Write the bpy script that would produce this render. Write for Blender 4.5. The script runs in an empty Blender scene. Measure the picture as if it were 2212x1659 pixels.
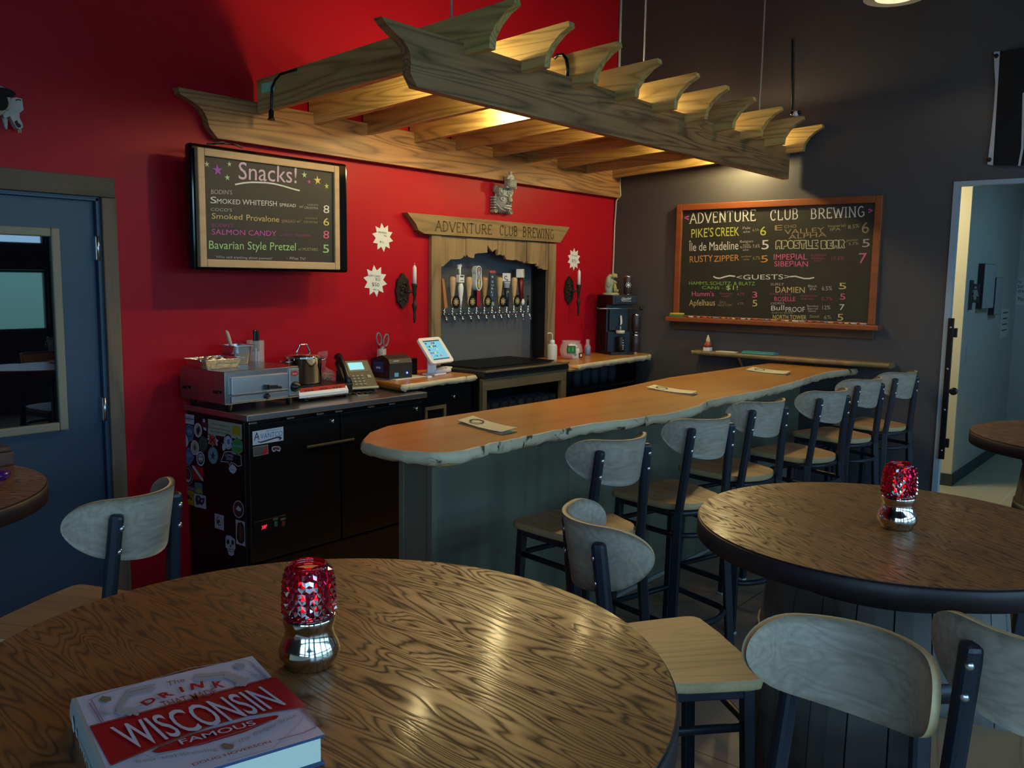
import bpy, bmesh, math, random
from mathutils import Vector, Matrix, Euler
R = random.Random(7)
S = bpy.context.scene
C = S.collection
PI = math.pi

# ------------------------------------------------------------------ camera
F_PX, YAW, PITCH, ROLL = 1893.54, 0.891582, -0.120315, 0.014035
CZ = 1.655
fw = Vector((math.sin(YAW)*math.cos(PITCH), math.cos(YAW)*math.cos(PITCH), math.sin(PITCH)))
rt = Vector((math.cos(YAW), -math.sin(YAW), 0)); up = rt.cross(fw)
rt, up = math.cos(ROLL)*rt + math.sin(ROLL)*up, -math.sin(ROLL)*rt + math.cos(ROLL)*up
cam_d = bpy.data.cameras.new('camera'); cam = bpy.data.objects.new('camera', cam_d); C.objects.link(cam)
cam_d.sensor_width = 36; cam_d.lens = F_PX/2212*36; cam_d.clip_start = 0.02; cam_d.clip_end = 200
cam.matrix_world = Matrix(((rt.x, up.x, -fw.x, 0), (rt.y, up.y, -fw.y, 0), (rt.z, up.z, -fw.z, CZ), (0, 0, 0, 1)))
S.camera = cam
# measured lines of sight, used only to read real positions off known planes (walls, worktops, floor)
CAM = Vector((0, 0, CZ))
def ray(px, py): return rt*((px-1106)/F_PX) - up*((py-829.5)/F_PX) + fw
def onX(px, py, x): d = ray(px, py); return CAM + d*(x/d.x)
def onY(px, py, y): d = ray(px, py); return CAM + d*(y/d.y)
def onZ(px, py, z): d = ray(px, py); return CAM + d*((z-CZ)/d.z)

# ------------------------------------------------------------------ world, exposure, big lights
S.view_settings.view_transform = 'Standard'; S.view_settings.look = 'None'
S.view_settings.gamma = 1; S.view_settings.use_curve_mapping = False
S.view_settings.exposure = 0.0
S.cycles.max_bounces = 7; S.cycles.diffuse_bounces = 4; S.cycles.glossy_bounces = 4
S.cycles.transmission_bounces = 6; S.cycles.transparent_max_bounces = 8
S.cycles.caustics_reflective = False; S.cycles.caustics_refractive = False
S.cycles.sample_clamp_indirect = 3.0
WORLD = 8.5
wd = bpy.data.worlds.new('sky'); S.world = wd; wd.use_nodes = True
bgn = wd.node_tree.nodes['Background']; bgn.inputs[0].default_value = (0.36, 0.68, 1.0, 1); bgn.inputs[1].default_value = WORLD
YW, XW = 3.981, 6.25           # red wall (faces -y) and grey wall (faces -x)
Y0, X0, ZC = -3.0, -2.6, 4.4   # window wall behind, left wall, ceiling

def light(kind, name, loc, energy, col, size=None, size_y=None, aim=None, spot=None, blend=0.5):
    d = bpy.data.lights.new(name, kind); o = bpy.data.objects.new(name, d); C.objects.link(o)
    o.location = loc; d.energy = energy; d.color = col
    if kind == 'AREA':
        d.size = size
        if size_y: d.shape = 'RECTANGLE'; d.size_y = size_y
    elif size is not None: d.shadow_soft_size = size
    if spot: d.spot_size = math.radians(spot); d.spot_blend = blend
    if aim is not None: o.rotation_euler = (Vector(aim)-Vector(loc)).to_track_quat('-Z', 'Y').to_euler()
    return o
WINS = [(-2.2, -0.9), (-0.3, 1.3), (1.6, 3.0), (3.35, 4.72), (5.0, 6.1)]     # window bays, x ranges
LWINS = [(-2.7, -1.5), (-1.1, 0.1)]                                 # and on the left wall, y ranges
def portal(loc, sx, sy, aim):                                       # guides the sky light through a window opening
    o = light('AREA', 'window_portal', loc, 1, (1, 1, 1), sx, sy, aim=aim); o.data.cycles.is_portal = True
for z0, z1 in ((0.95, 1.67), (1.96, 2.75)):
    for a, b in WINS: portal(((a+b)/2, Y0-0.12, (z0+z1)/2), b-a, z1-z0, ((a+b)/2, 5, (z0+z1)/2))
    for a, b in LWINS: portal((X0-0.14, (a+b)/2, (z0+z1)/2), b-a, z1-z0, (5, (a+b)/2, (z0+z1)/2))

# ------------------------------------------------------------------ mesh builder
def V(*a): return Vector(a)
class MB:
    def __init__(s): s.v = []; s.f = []; s.m = []; s.sm = []
    def add(s, vs, fs, m=0, smooth=False):
        o = len(s.v); s.v += [Vector(v) for v in vs]
        for f in fs: s.f.append([i+o for i in f]); s.m.append(m); s.sm.append(smooth)
        return s
    def box(s, c, d, bev=0, rz=0, rot=None, m=0, seg=2):
        bm = bmesh.new(); bmesh.ops.create_cube(bm, size=1)
        for v in bm.verts: v.co = Vector((v.co.x*d[0], v.co.y*d[1], v.co.z*d[2]))
        if bev: bmesh.ops.bevel(bm, geom=bm.edges[:], offset=min(bev, min(d)*0.49), segments=seg, profile=0.5, affect='EDGES')
        M = (rot.to_matrix() if rot is not None else Matrix.Rotation(rz, 3, 'Z'))
        bm.verts.index_update()
        s.add([M @ v.co + Vector(c) for v in bm.verts], [[v.index for v in f.verts] for f in bm.faces], m); bm.free(); return s
    def b2(s, lo, hi, bev=0, m=0): 
        return s.box([(a+b)/2 for a, b in zip(lo, hi)], [abs(b-a) for a, b in zip(lo, hi)], bev, m=m)
    def poly(s, pts, m=0): return s.add(pts, [list(range(len(pts)))], m)
    def prism(s, pts, d, m=0, ms=None, smooth=False):
        """outline pts (3D, one plane) extruded by vector d; ms = material of the side band"""
        n = len(pts); d = Vector(d); a = [Vector(p) for p in pts]
        nr = Vector((0, 0, 0))
        for i in range(n): nr += a[i].cross(a[(i+1) % n])
        if nr.dot(d) < 0: a.reverse()
        b = [p+d for p in a]
        s.add(a+b, [list(range(n))[::-1], list(range(n, 2*n))], m)
        s.add(a+b, [[i, (i+1) % n, n+(i+1) % n, n+i] for i in range(n)], m if ms is None else ms, smooth); return s
    def tube(s, path, r, n=10, m=0, closed=False, caps=True, smooth=True, flat=1.0):
        P = [Vector(p) for p in path]; k = len(P); rs = r if isinstance(r, (list, tuple)) else [r]*k
        vs = []; prev = None
        for i, p in enumerate(P):
            if closed: t = P[(i+1) % k]-P[i-1]
            else: t = P[min(i+1, k-1)]-P[max(i-1, 0)]
            t.normalize()
            if prev is None:
                a = t.cross(Vector((0, 0, 1)))
                if a.length < 0.05: a = t.cross(Vector((0, 1, 0)))
            else: a = prev - t*prev.dot(t)
            a.normalize(); prev = a; b = t.cross(a)
            for j in range(n):
                th = 2*PI*(j+0.5)/n; vs.append(p + a*math.cos(th)*rs[i] + b*math.sin(th)*rs[i]*flat)
        fs = [[i*n+j, i*n+(j+1) % n, ((i+1) % k)*n+(j+1) % n, ((i+1) % k)*n+j] for i in range(k if closed else k-1) for j in range(n)]
        s.add(vs, fs, m, smooth)
        if caps and not closed: s.add(vs[:n], [list(range(n))[::-1]], m); s.add(vs[-n:], [list(range(n))], m)
        return s
    def bar(s, a, b, w, h=None, m=0, bev=0.004, upv=(0, 0, 1)):
        """square tube from a to b, w across, h along upv"""
        a = Vector(a); b = Vector(b); h = h or w; t = (b-a).normalized(); x = t.cross(Vector(upv))
        if x.length < 0.05: x = t.cross(Vector((0, 1, 0)))
        x.normalize(); y = x.cross(t); c = (a+b)/2
        M = Matrix((x, t, y)).transposed()
        return s.box(c, (w, (b-a).length, h), bev, rot=M.to_quaternion(), m=m)
    def lathe(s, prof, n=24, c=(0, 0, 0), m=0, axis='Z', smooth=True, M=None):
        vs = []; fs = []; c = Vector(c)
        for r, z in prof:
            for j in range(n):
                a = 2*PI*j/n; p = Vector((r*math.cos(a), r*math.sin(a), z))
                if M is not None: p = M @ p
                elif axis == 'Y': p = Vector((p.x, p.z, -p.y))
                elif axis == 'X': p = Vector((p.z, p.y, -p.x))
                vs.append(c+p)
        for i in range(len(prof)-1):
            for j in range(n): fs.append([i*n+j, i*n+(j+1) % n, (i+1)*n+(j+1) % n, (i+1)*n+j])
        s.add(vs, fs, m, smooth)
        if prof[0][0] > 1e-5: s.add(vs[:n], [list(range(n))[::-1]], m)
        if prof[-1][0] > 1e-5: s.add(vs[-n:], [list(range(n))], m)
        return s
    def ball(s, c, r, m=0, n=14, k=9, M=None):
        r = r if isinstance(r, (tuple, list)) else (r, r, r); vs = []; fs = []
        for i in range(k+1):
            th = PI*i/k
            for j in range(n):
                a = 2*PI*j/n; p = Vector((r[0]*math.sin(th)*math.cos(a), r[1]*math.sin(th)*math.sin(a), r[2]*math.cos(th)))
                if M is not None: p = M @ p
                vs.append(Vector(c)+p)
        for i in range(k):
            for j in range(n): fs.append([i*n+j, (i+1)*n+j, (i+1)*n+(j+1) % n, i*n+(j+1) % n])
        return s.add(vs, fs, m, True)
    def build(s, name, mats, parent=None, world=False, subs=0):
        me = bpy.data.meshes.new(name); off = Vector((0, 0, 0))
        if world and parent is not None:
            q = parent
            while q: off = off + q.location; q = q.parent
        me.from_pydata([v-off for v in s.v], [], s.f)
        for i, p in enumerate(me.polygons): p.material_index = s.m[i]; p.use_smooth = s.sm[i]
        for mt in (mats if isinstance(mats, (list, tuple)) else [mats]): me.materials.append(mt)
        bm = bmesh.new(); bm.from_mesh(me); bmesh.ops.remove_doubles(bm, verts=bm.verts, dist=1e-6)
        bmesh.ops.dissolve_degenerate(bm, edges=bm.edges[:], dist=1e-7)
        bm.to_mesh(me); bm.free(); me.update()
        o = bpy.data.objects.new(name, me); C.objects.link(o)
        if parent is not None: o.parent = parent
        if subs: mo = o.modifiers.new('s', 'SUBSURF'); mo.levels = subs; mo.render_levels = subs
        return o

def frame4(mb, axis, d0, d1, a0, a1, z0, z1, wl, wr, wt, wb, bev=0, m=0):
    """four non-overlapping rails round an opening; axis 'X' spans x at depth y d0..d1, 'Y' spans y at depth x d0..d1"""
    def bx(p0, p1, q0, q1):
        if p1-p0 < 1e-4 or q1-q0 < 1e-4: return
        if axis == 'X': mb.b2((p0, d0, q0), (p1, d1, q1), bev, m)
        else: mb.b2((d0, p0, q0), (d1, p1, q1), bev, m)
    bx(a0, a0+wl, z0, z1); bx(a1-wr, a1, z0, z1); bx(a0+wl+.0004, a1-wr-.0004, z1-wt, z1); bx(a0+wl+.0004, a1-wr-.0004, z0, z0+wb); return mb
def tag(o, label, cat, group=None, kind=None):
    o['label'] = label; o['category'] = cat
    if group: o['group'] = group
    if kind: o['kind'] = kind
    return o
def thing(name, label, cat, loc=(0, 0, 0), rotz=0, group=None):
    o = bpy.data.objects.new(name, None); C.objects.link(o); o.empty_display_size = 0.1
    o.location = loc; o.rotation_euler = (0, 0, rotz)
    return tag(o, label, cat, group)
def struct(o): o['kind'] = 'structure'; return o
def kids(o): return [x for x in bpy.data.objects if x.parent is o]
def dup(o, parent=None):
    c = o.copy(); C.objects.link(c)
    if parent is not None: c.parent = parent
    for ch in kids(o): dup(ch, c)
    return c

# text --------------------------------------------------------------
_tc = {}
def glyphs(body, bold=0):
    if (body, bold) in _tc: return _tc[(body, bold)]
    cu = bpy.data.curves.new('t', 'FONT'); cu.body = body; cu.size = 1; cu.resolution_u = 3; cu.offset = bold
    o = bpy.data.objects.new('t', cu); C.objects.link(o)
    dg = bpy.context.evaluated_depsgraph_get(); me = bpy.data.meshes.new_from_object(o.evaluated_get(dg))
    vs = [v.co.copy() for v in me.vertices]; fs = [list(p.vertices) for p in me.polygons]
    bpy.data.objects.remove(o); bpy.data.curves.remove(cu); bpy.data.meshes.remove(me)
    _tc[(body, bold)] = (vs, fs); return vs, fs
CAPH = 0.729
def text(mb, body, p0, p1, p2, m=0, lift=None, bold=0):
    """p0 baseline start, p1 baseline end, p2 cap-height point above p0; lift = offset vector"""
    vs, fs = glyphs(body, bold)
    if not vs: return
    x0 = min(v.x for v in vs); x1 = max(v.x for v in vs)
    p0, p1, p2 = Vector(p0), Vector(p1), Vector(p2); u = (p1-p0)/(x1-x0); w = (p2-p0)/CAPH
    L = lift or Vector((0, 0, 0))
    mb.add([p0 + u*(v.x-x0) + w*v.y + L for v in vs], fs, m)
def ribbon(mb, pts, w, nrm, m=0, lift=0.0):
    """flat stroke of width w along pts lying on the plane with normal nrm"""
    nrm = Vector(nrm); P = [Vector(p)+nrm*lift for p in pts]; L = []; Rr = []
    for i, p in enumerate(P):
        t = (P[min(i+1, len(P)-1)]-P[max(i-1, 0)]).normalized(); q = nrm.cross(t)*w/2
        L.append(p+q); Rr.append(p-q)
    n = len(P); mb.add(L+Rr, [[i, i+1, n+i+1, n+i] for i in range(n-1)], m)
def arc(c, r, a0, a1, n): return [(c[0]+r*math.cos(a0+(a1-a0)*i/n), c[1]+r*math.sin(a0+(a1-a0)*i/n)) for i in range(n+1)]
# slab-serif capitals as strokes on a unit-high grid (width, strokes)
def _A(x, y, rx, ry, a0, a1, n=10): return [(x+rx*math.cos(math.radians(a0+(a1-a0)*i/n)), y+ry*math.sin(math.radians(a0+(a1-a0)*i/n))) for i in range(n+1)]
SER = {'A': (.8, [[(0, 0), (.4, 1)], [(.4, 1), (.8, 0)], [(.17, .38), (.63, .38)]]),
 'D': (.75, [[(.1, 0), (.1, 1)], [(.1, 1)]+_A(.25, .5, .45, .5, 90, -90)+[(.1, 0)]]),
 'V': (.8, [[(0, 1), (.4, 0)], [(.4, 0), (.8, 1)]]), 'E': (.65, [[(.1, 0), (.1, 1)], [(.1, 1), (.6, 1), (.6, .86)], [(.1, .52), (.48, .52)], [(.1, 0), (.6, 0), (.6, .14)]]),
 'N': (.8, [[(.1, 0), (.1, 1)], [(.1, 1), (.7, 0)], [(.7, 0), (.7, 1)]]), 'T': (.7, [[(.35, 0), (.35, 1)], [(.02, .86), (.02, 1), (.68, 1), (.68, .86)]]),
 'U': (.8, [[(.1, 1), (.1, .3)]+_A(.4, .3, .3, .3, 180, 360)+[(.7, 1)]]), 'R': (.75, [[(.1, 0), (.1, 1)], [(.1, 1), (.3, 1)]+_A(.35, .75, .27, .25, 90, -90)+[(.1, .5)], [(.35, .5), (.72, 0)]]),
 'C': (.75, [_A(.4, .5, .32, .5, 45, 315, 14), [(.63, .7), (.63, 1)]]), 'L': (.65, [[(.1, 0), (.1, 1)], [(.1, 0), (.6, 0), (.6, .2)]]),
 'B': (.72, [[(.1, 0), (.1, 1)], [(.1, 1), (.3, 1)]+_A(.33, .76, .22, .24, 90, -90)+[(.1, .52)], [(.3, .52)]+_A(.35, .26, .27, .26, 90, -90)+[(.1, 0)]]),
 'W': (1.05, [[(0, 1), (.27, 0)], [(.27, 0), (.52, .9)], [(.52, .9), (.78, 0)], [(.78, 0), (1.05, 1)]]), 'I': (.3, [[(.15, 0), (.15, 1)]]),
 'G': (.8, [_A(.4, .5, .32, .5, 50, 320, 14), [(.45, .45), (.68, .45), (.68, .08)]])}
def serif(mb, body, p0, p1, p2, nrm, m=0, wt=0.12, lift=0.001):
    tot = sum(SER[c][0]+.16 if c != ' ' else .55 for c in body)-.16
    p0, p1, p2 = Vector(p0), Vector(p1), Vector(p2); u = (p1-p0)/tot; w = p2-p0; x = 0; H = w.length
    for c in body:
        if c == ' ': x += .55; continue
        wd_, st = SER[c]
        for q in st:
            ribbon(mb, [p0+u*(x+a)+w*b for a, b in q], H*wt, nrm, m, lift)
            if len(q) == 2:
                for e in q:
                    if e[1] in (0, 1) and c not in 'EL': ribbon(mb, [p0+u*(x+e[0]-.13)+w*e[1], p0+u*(x+e[0]+.13)+w*e[1]], H*wt*.6, nrm, m, lift)
        x += wd_+.16
def star(mb, c, u, v, r, ri, n, m=0, rot=PI/2):
    pts = []
    for i in range(2*n):
        q = r if i % 2 == 0 else ri; a = rot+PI*i/n; pts.append(Vector(c)+Vector(u)*q*math.cos(a)+Vector(v)*q*math.sin(a))
    mb.add([Vector(c)]+pts, [[0, 1+i, 1+(i+1) % (2*n)] for i in range(2*n)], m)
def disc(mb, c, u, v, r, m=0, n=20, r2=None):
    r2 = r2 or r
    mb.poly([Vector(c)+Vector(u)*r*math.cos(2*PI*i/n)+Vector(v)*r2*math.sin(2*PI*i/n) for i in range(n)], m)

# ------------------------------------------------------------------ materials
def srgb(h):
    c = [int(h[i:i+2], 16)/255 for i in (0, 2, 4)]
    return tuple(x/12.92 if x <= .04045 else ((x+.055)/1.055)**2.4 for x in c)+(1,)
def C4(c): return srgb(c) if isinstance(c, str) else tuple(c)+((1,) if len(c) == 3 else ())
_mc = {}
def mat(name, col=(.5, .5, .5), rough=.5, metal=0, emit=None, es=1, trans=0, ior=1.45, coat=0, spec=.5, alpha=1, noise=0, nscale=20, bump=0):
    if name in _mc: return _mc[name]
    m = bpy.data.materials.new(name); m.use_nodes = True; nt = m.node_tree; b = nt.nodes['Principled BSDF']; _mc[name] = m
    b.inputs['Base Color'].default_value = C4(col); b.inputs['Roughness'].default_value = rough; b.inputs['Metallic'].default_value = metal
    b.inputs['IOR'].default_value = ior; b.inputs['Transmission Weight'].default_value = trans; b.inputs['Coat Weight'].default_value = coat
    b.inputs['Coat Roughness'].default_value = .12; b.inputs['Specular IOR Level'].default_value = spec; b.inputs['Alpha'].default_value = alpha
    if emit is not None: b.inputs['Emission Color'].default_value = C4(emit); b.inputs['Emission Strength'].default_value = es
    if noise or bump:
        tc = nt.nodes.new('ShaderNodeTexCoord'); nz = nt.nodes.new('ShaderNodeTexNoise'); nz.inputs['Scale'].default_value = nscale; nz.inputs['Detail'].default_value = 5
        nt.links.new(tc.outputs['Object'], nz.inputs['Vector'])
        if noise:
            mx = nt.nodes.new('ShaderNodeMix'); mx.data_type = 'RGBA'; c = C4(col)
            mx.inputs['A'].default_value = tuple(x*(1-noise) for x in c[:3])+(1,); mx.inputs['B'].default_value = tuple(min(1, x*(1+noise)) for x in c[:3])+(1,)
            nt.links.new(nz.outputs['Fac'], mx.inputs['Factor']); nt.links.new(mx.outputs['Result'], b.inputs['Base Color'])
        if bump:
            bp = nt.nodes.new('ShaderNodeBump'); bp.inputs['Strength'].default_value = bump; bp.inputs['Distance'].default_value = .01
            nt.links.new(nz.outputs['Fac'], bp.inputs['Height']); nt.links.new(bp.outputs['Normal'], b.inputs['Normal'])
    return m
def wood(name, light_c, dark_c, axis='X', rot=0, scale=3, stretch=7, bands=9, rough=.5, coat=0, bump=.15, fibre=.35, line=.45, patch=.25, planks=0, coat_r=.1, rvar=0, det=1.5):
    """plain-sawn timber: contour bands of stretched noise, fine fibres, slow tone change"""
    if name in _mc: return _mc[name]
    m = bpy.data.materials.new(name); m.use_nodes = True; nt = m.node_tree; N = nt.nodes; Lk = nt.links; b = N['Principled BSDF']; _mc[name] = m
    def mapping(sc, rz=0):
        mp = N.new('ShaderNodeMapping'); mp.inputs['Scale'].default_value = sc; Lk.new(src, mp.inputs['Vector']); return mp.outputs[0]
    def math_(op, a, bb=None, clamp=False):
        n = N.new('ShaderNodeMath'); n.operation = op; n.use_clamp = clamp
        for i, q in enumerate((a, bb)):
            if q is None: continue
            if isinstance(q, (int, float)): n.inputs[i].default_value = q
            else: Lk.new(q, n.inputs[i])
        return n.outputs[0]
    def noise(vec, sc, det=2, dist=0):
        n = N.new('ShaderNodeTexNoise'); n.inputs['Scale'].default_value = sc; n.inputs['Detail'].default_value = det; n.inputs['Distortion'].default_value = dist
        Lk.new(vec, n.inputs['Vector']); return n.outputs['Fac']
    tc = N.new('ShaderNodeTexCoord'); r0 = N.new('ShaderNodeMapping'); r0.inputs['Rotation'].default_value = (0, 0, rot)
    oi = N.new('ShaderNodeObjectInfo'); rv = N.new('ShaderNodeVectorMath'); rv.operation = 'ADD'
    cb = N.new('ShaderNodeCombineXYZ'); mm = math_('MULTIPLY', oi.outputs['Random'], 17.0)
    for i in range(3): Lk.new(mm, cb.inputs[i])
    Lk.new(tc.outputs['Object'], r0.inputs['Vector']); Lk.new(r0.outputs[0], rv.inputs[0]); Lk.new(cb.outputs[0], rv.inputs[1]); src = rv.outputs[0]
    k = 'XYZ'.index(axis); sc = [scale]*3; sc[k] = scale/stretch; sf = [90.]*3; sf[k] = 3.
    base = noise(mapping(sc), 1.0, det, .3)
    ring = math_('PINGPONG', math_('MULTIPLY', base, bands), .5)
    ring = math_('POWER', math_('MULTIPLY', ring, 2), 2.2)
    fib = noise(mapping(sf), 1.0, 3)
    slow = noise(mapping([scale*.6]*3), 1.0, 2)
    f = math_('ADD', math_('ADD', math_('MULTIPLY', ring, line), math_('MULTIPLY', math_('SUBTRACT', fib, .5), fibre*1.6)), math_('MULTIPLY', math_('SUBTRACT', slow, .5), patch*2))
    if planks:
        sx = N.new('ShaderNodeSeparateXYZ'); Lk.new(r0.outputs[0], sx.inputs[0])
        j = 0 if k != 0 else 1
        cell = math_('FLOOR', math_('MULTIPLY', sx.outputs[j], planks)); wn = N.new('ShaderNodeTexWhiteNoise'); wn.noise_dimensions = '1D'; Lk.new(cell, wn.inputs['W'])
        f = math_('ADD', f, math_('MULTIPLY', math_('SUBTRACT', wn.outputs['Value'], .5), .8))
    f = math_('ADD', f, 0.12, True)
    mx = N.new('ShaderNodeMix'); mx.data_type = 'RGBA'; mx.inputs['A'].default_value = C4(light_c); mx.inputs['B'].default_value = C4(dark_c)
    Lk.new(f, mx.inputs['Factor']); Lk.new(mx.outputs['Result'], b.inputs['Base Color'])
    b.inputs['Roughness'].default_value = rough; b.inputs['Coat Weight'].default_value = coat; b.inputs['Coat Roughness'].default_value = coat_r
    if rvar: Lk.new(math_('ADD', math_('MULTIPLY', f, rvar), rough), b.inputs['Roughness'])
    if bump:
        bp = N.new('ShaderNodeBump'); bp.inputs['Strength'].default_value = bump; bp.inputs['Distance'].default_value = .004; bp.invert = True
        Lk.new(f, bp.inputs['Height']); Lk.new(bp.outputs['Normal'], b.inputs['Normal'])
        if coat: Lk.new(bp.outputs['Normal'], b.inputs['Coat Normal'])
    return m
M_RED = mat('red_paint', (.39, .006, .016), .42, noise=.05, nscale=60, spec=.2)
M_GREY = mat('charcoal_paint', (.075, .073, .078), .42, noise=.06, nscale=60, spec=.3)
M_DARK = mat('dark_ceiling', (.02, .02, .022), .9)
M_METAL = mat('powder_coated_steel', (.012, .016, .026), .42, spec=.5)
M_BLACK = mat('black_plastic', (.006, .006, .007), .35)
M_BLACKG = mat('gloss_black', (.004, .004, .005), .08)
M_STEEL = mat('brushed_steel', (.60, .60, .61), .30, 1)
M_CHROME = mat('chrome', (.75, .76, .78), .08, 1)
M_WHITE = mat('white_plastic', (.75, .75, .76), .35)
M_PAPER = mat('paper', (.72, .70, .62), .8)
M_GLASS = mat('clear_glass', (1, 1, 1), .02, trans=1, ior=1.45)
M_PERGX = wood('stained_pine_x', (.40, .20, .08), (.13, .062, .026), 'X', scale=8, stretch=13, bands=12, rough=.48, line=.8, fibre=.55)
M_PERGY = wood('stained_pine_y', (.62, .42, .15), (.28, .17, .055), 'Y', scale=8, stretch=12, bands=12, rough=.42, line=.7, fibre=.5)
M_SIGN = wood('rough_sign_board', (.27, .18, .08), (.10, .065, .03), 'X', scale=8, stretch=9, bands=7, rough=.7, line=.5)
M_PLANKV = wood('barn_board', (.28, .19, .095), (.13, .085, .04), 'Z', scale=6, stretch=9, bands=7, rough=.7, line=.55, planks=11)
M_OAK = wood('oak_table_top', (.36, .145, .038), (.085, .033, .010), 'X', rot=math.radians(94), scale=13, stretch=6, bands=21, rough=.33, coat=.09, coat_r=.12, bump=.03, line=.85, fibre=.6, patch=.25, rvar=.4, det=2.4)
M_OAKEDGE = mat('table_edge_band', (.022, .014, .016), .5, noise=.3, nscale=40)
M_SEAT = wood('seat_veneer', (.38, .235, .125), (.15, .085, .042), 'Y', scale=7, stretch=9, bands=10, rough=.45, line=.5, planks=9)
M_PLY = mat('plywood_edge', (.50, .36, .19), .5, noise=.15, nscale=120)
M_BACKR = wood('backrest_veneer', (.40, .33, .25), (.13, .105, .08), 'X', scale=12, stretch=11, bands=11, rough=.5, line=.24, fibre=.55)
M_BAR = wood('honey_slab', (.54, .255, .055), (.34, .135, .024), 'X', scale=2.2, stretch=5, bands=6, rough=.33, coat=.35, bump=.03, line=.4, fibre=.2, patch=.5, coat_r=.2)
M_LIVE = mat('live_edge', (.58, .48, .31), .5, noise=.22, nscale=18, bump=.35)
def bark_patches(m):
    nt = m.node_tree; N = nt.nodes; L = nt.links; b = N['Principled BSDF']; old = b.inputs['Base Color'].links[0].from_socket
    tc = N.new('ShaderNodeTexCoord'); nz = N.new('ShaderNodeTexNoise'); nz.inputs['Scale'].default_value = 5.5; nz.inputs['Detail'].default_value = 6; nz.inputs['Roughness'].default_value = .65; nz.inputs['Distortion'].default_value = 1.2
    rp = N.new('ShaderNodeValToRGB'); rp.color_ramp.elements[0].position = .585; rp.color_ramp.elements[1].position = .64
    L.new(tc.outputs['Object'], nz.inputs['Vector']); L.new(nz.outputs['Fac'], rp.inputs['Fac']); mx = N.new('ShaderNodeMix'); mx.data_type = 'RGBA'; mx.inputs['B'].default_value = (.075, .045, .028, 1)
    L.new(rp.outputs['Color'], mx.inputs['Factor']); L.new(old, mx.inputs['A']); L.new(mx.outputs['Result'], b.inputs['Base Color'])
bark_patches(M_LIVE)
M_BARK = mat('bark', (.06, .042, .03), .85, noise=.6, nscale=40, bump=.8)
M_PANEL = wood('stained_panel', (.165, .165, .115), (.085, .088, .062), 'Z', scale=3, stretch=6, bands=4, rough=.55, line=.35, fibre=.25)
M_CASING = wood('weathered_casing', (.17, .12, .085), (.07, .05, .036), 'Z', scale=5, stretch=6, bands=7, rough=.75, line=.5)
M_CASINGX = wood('weathered_casing_x', (.12, .09, .07), (.05, .04, .032), 'X', scale=5, stretch=6, bands=7, rough=.75, line=.5)
# ------------------------------------------------------------------ room shell
def concrete(name, c, joint, gx, gy, rough=.45):
    m = mat(name, c, rough, noise=.28, nscale=2.2, bump=.02); nt = m.node_tree; N = nt.nodes; L = nt.links
    b = N['Principled BSDF']; old = b.inputs['Base Color'].links[0].from_socket
    tc = N.new('ShaderNodeTexCoord'); br = N.new('ShaderNodeTexBrick'); br.offset = 0; br.inputs['Scale'].default_value = 1
    br.inputs['Brick Width'].default_value = gx; br.inputs['Row Height'].default_value = gy; br.inputs['Mortar Size'].default_value = .004
    br.inputs['Color1'].default_value = (1, 1, 1, 1); br.inputs['Color2'].default_value = (.88, .88, .88, 1); br.inputs['Mortar'].default_value = (joint, joint, joint, 1)
    L.new(tc.outputs['Object'], br.inputs['Vector']); mx = N.new('ShaderNodeMix'); mx.data_type = 'RGBA'; mx.blend_type = 'MULTIPLY'; mx.inputs['Factor'].default_value = 1
    L.new(old, mx.inputs['A']); L.new(br.outputs['Color'], mx.inputs['B']); L.new(mx.outputs['Result'], b.inputs['Base Color']); return m
M_FLOOR = concrete('stained_concrete', (.34, .215, .15), .4, .9, .9)
M_HFLOOR = concrete('hall_tile', (.36, .33, .23), 1.25, .6, .6)
M_HALL = mat('hall_paint', (.40, .42, .40), .5)
M_CREAM = mat('cream_paint', (.62, .58, .42), .5)
M_FRAMEBLUE = mat('steel_door_frame', (.30, .38, .45), .4)
M_DOORBLUE = mat('blue_door_paint', (.026, .052, .10), .4, noise=.05)
NX0, NX1, NZ0, NZ1 = 4.149, 5.315, 1.03, 1.93    # tap niche
DX0, DX1, DZ = 1.0, 1.945, 1.985                 # blue door opening
b = MB()
T = .12
for lo, hi in [((X0, YW, 0), (DX0, YW+T, ZC)), ((DX0, YW, DZ), (DX1, YW+T, ZC)), ((DX1, YW, 0), (NX0, YW+T, ZC)), ((NX0, YW, 0), (NX1, YW+T, NZ0)), ((NX0, YW, NZ1), (NX1, YW+T, ZC)), ((NX1, YW, 0), (XW, YW+T, ZC))]: b.b2(lo, hi)
struct(b.build('wall_back', M_RED))
b = MB(); HY1, HY0, HZ = 1.413, .45, 2.305       # doorway to the hall
for lo, hi in [((XW, HY1, 0), (XW+T, YW+T, ZC)), ((XW, HY0, HZ), (XW+T, HY1, ZC)), ((XW, Y0-.1, 0), (XW+T, HY0, ZC))]: b.b2(lo, hi)
struct(b.build('wall_right', M_GREY))
b = MB(); ys = [Y0-.1]+[q for w in LWINS for q in w]+[YW+T]
for i in range(0, len(ys), 2): b.b2((X0-T, ys[i], 0), (X0, ys[i+1], ZC))
for a, c in LWINS:
    for z0, z1 in ((0, .95), (1.67, 1.96), (2.75, ZC)): b.b2((X0-T, a, z0), (X0, c, z1))
struct(b.build('wall_left', M_GREY))
for i, (a, c) in enumerate(LWINS):
    b = MB()
    for z0, z1 in ((.95, 1.67), (1.96, 2.75)): frame4(b, 'Y', X0-.08, X0-.03, a+.001, c-.001, z0+.001, z1-.001, .03, .03, .03, .03)
    struct(b.build('window_%d' % (len(WINS)+i+1), M_BLACK))
b = MB(); xs = [X0]+[q for w in WINS for q in w]+[XW]
for i in range(0, len(xs), 2): b.b2((xs[i], Y0-.1, 0), (xs[i+1], Y0, ZC))
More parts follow.
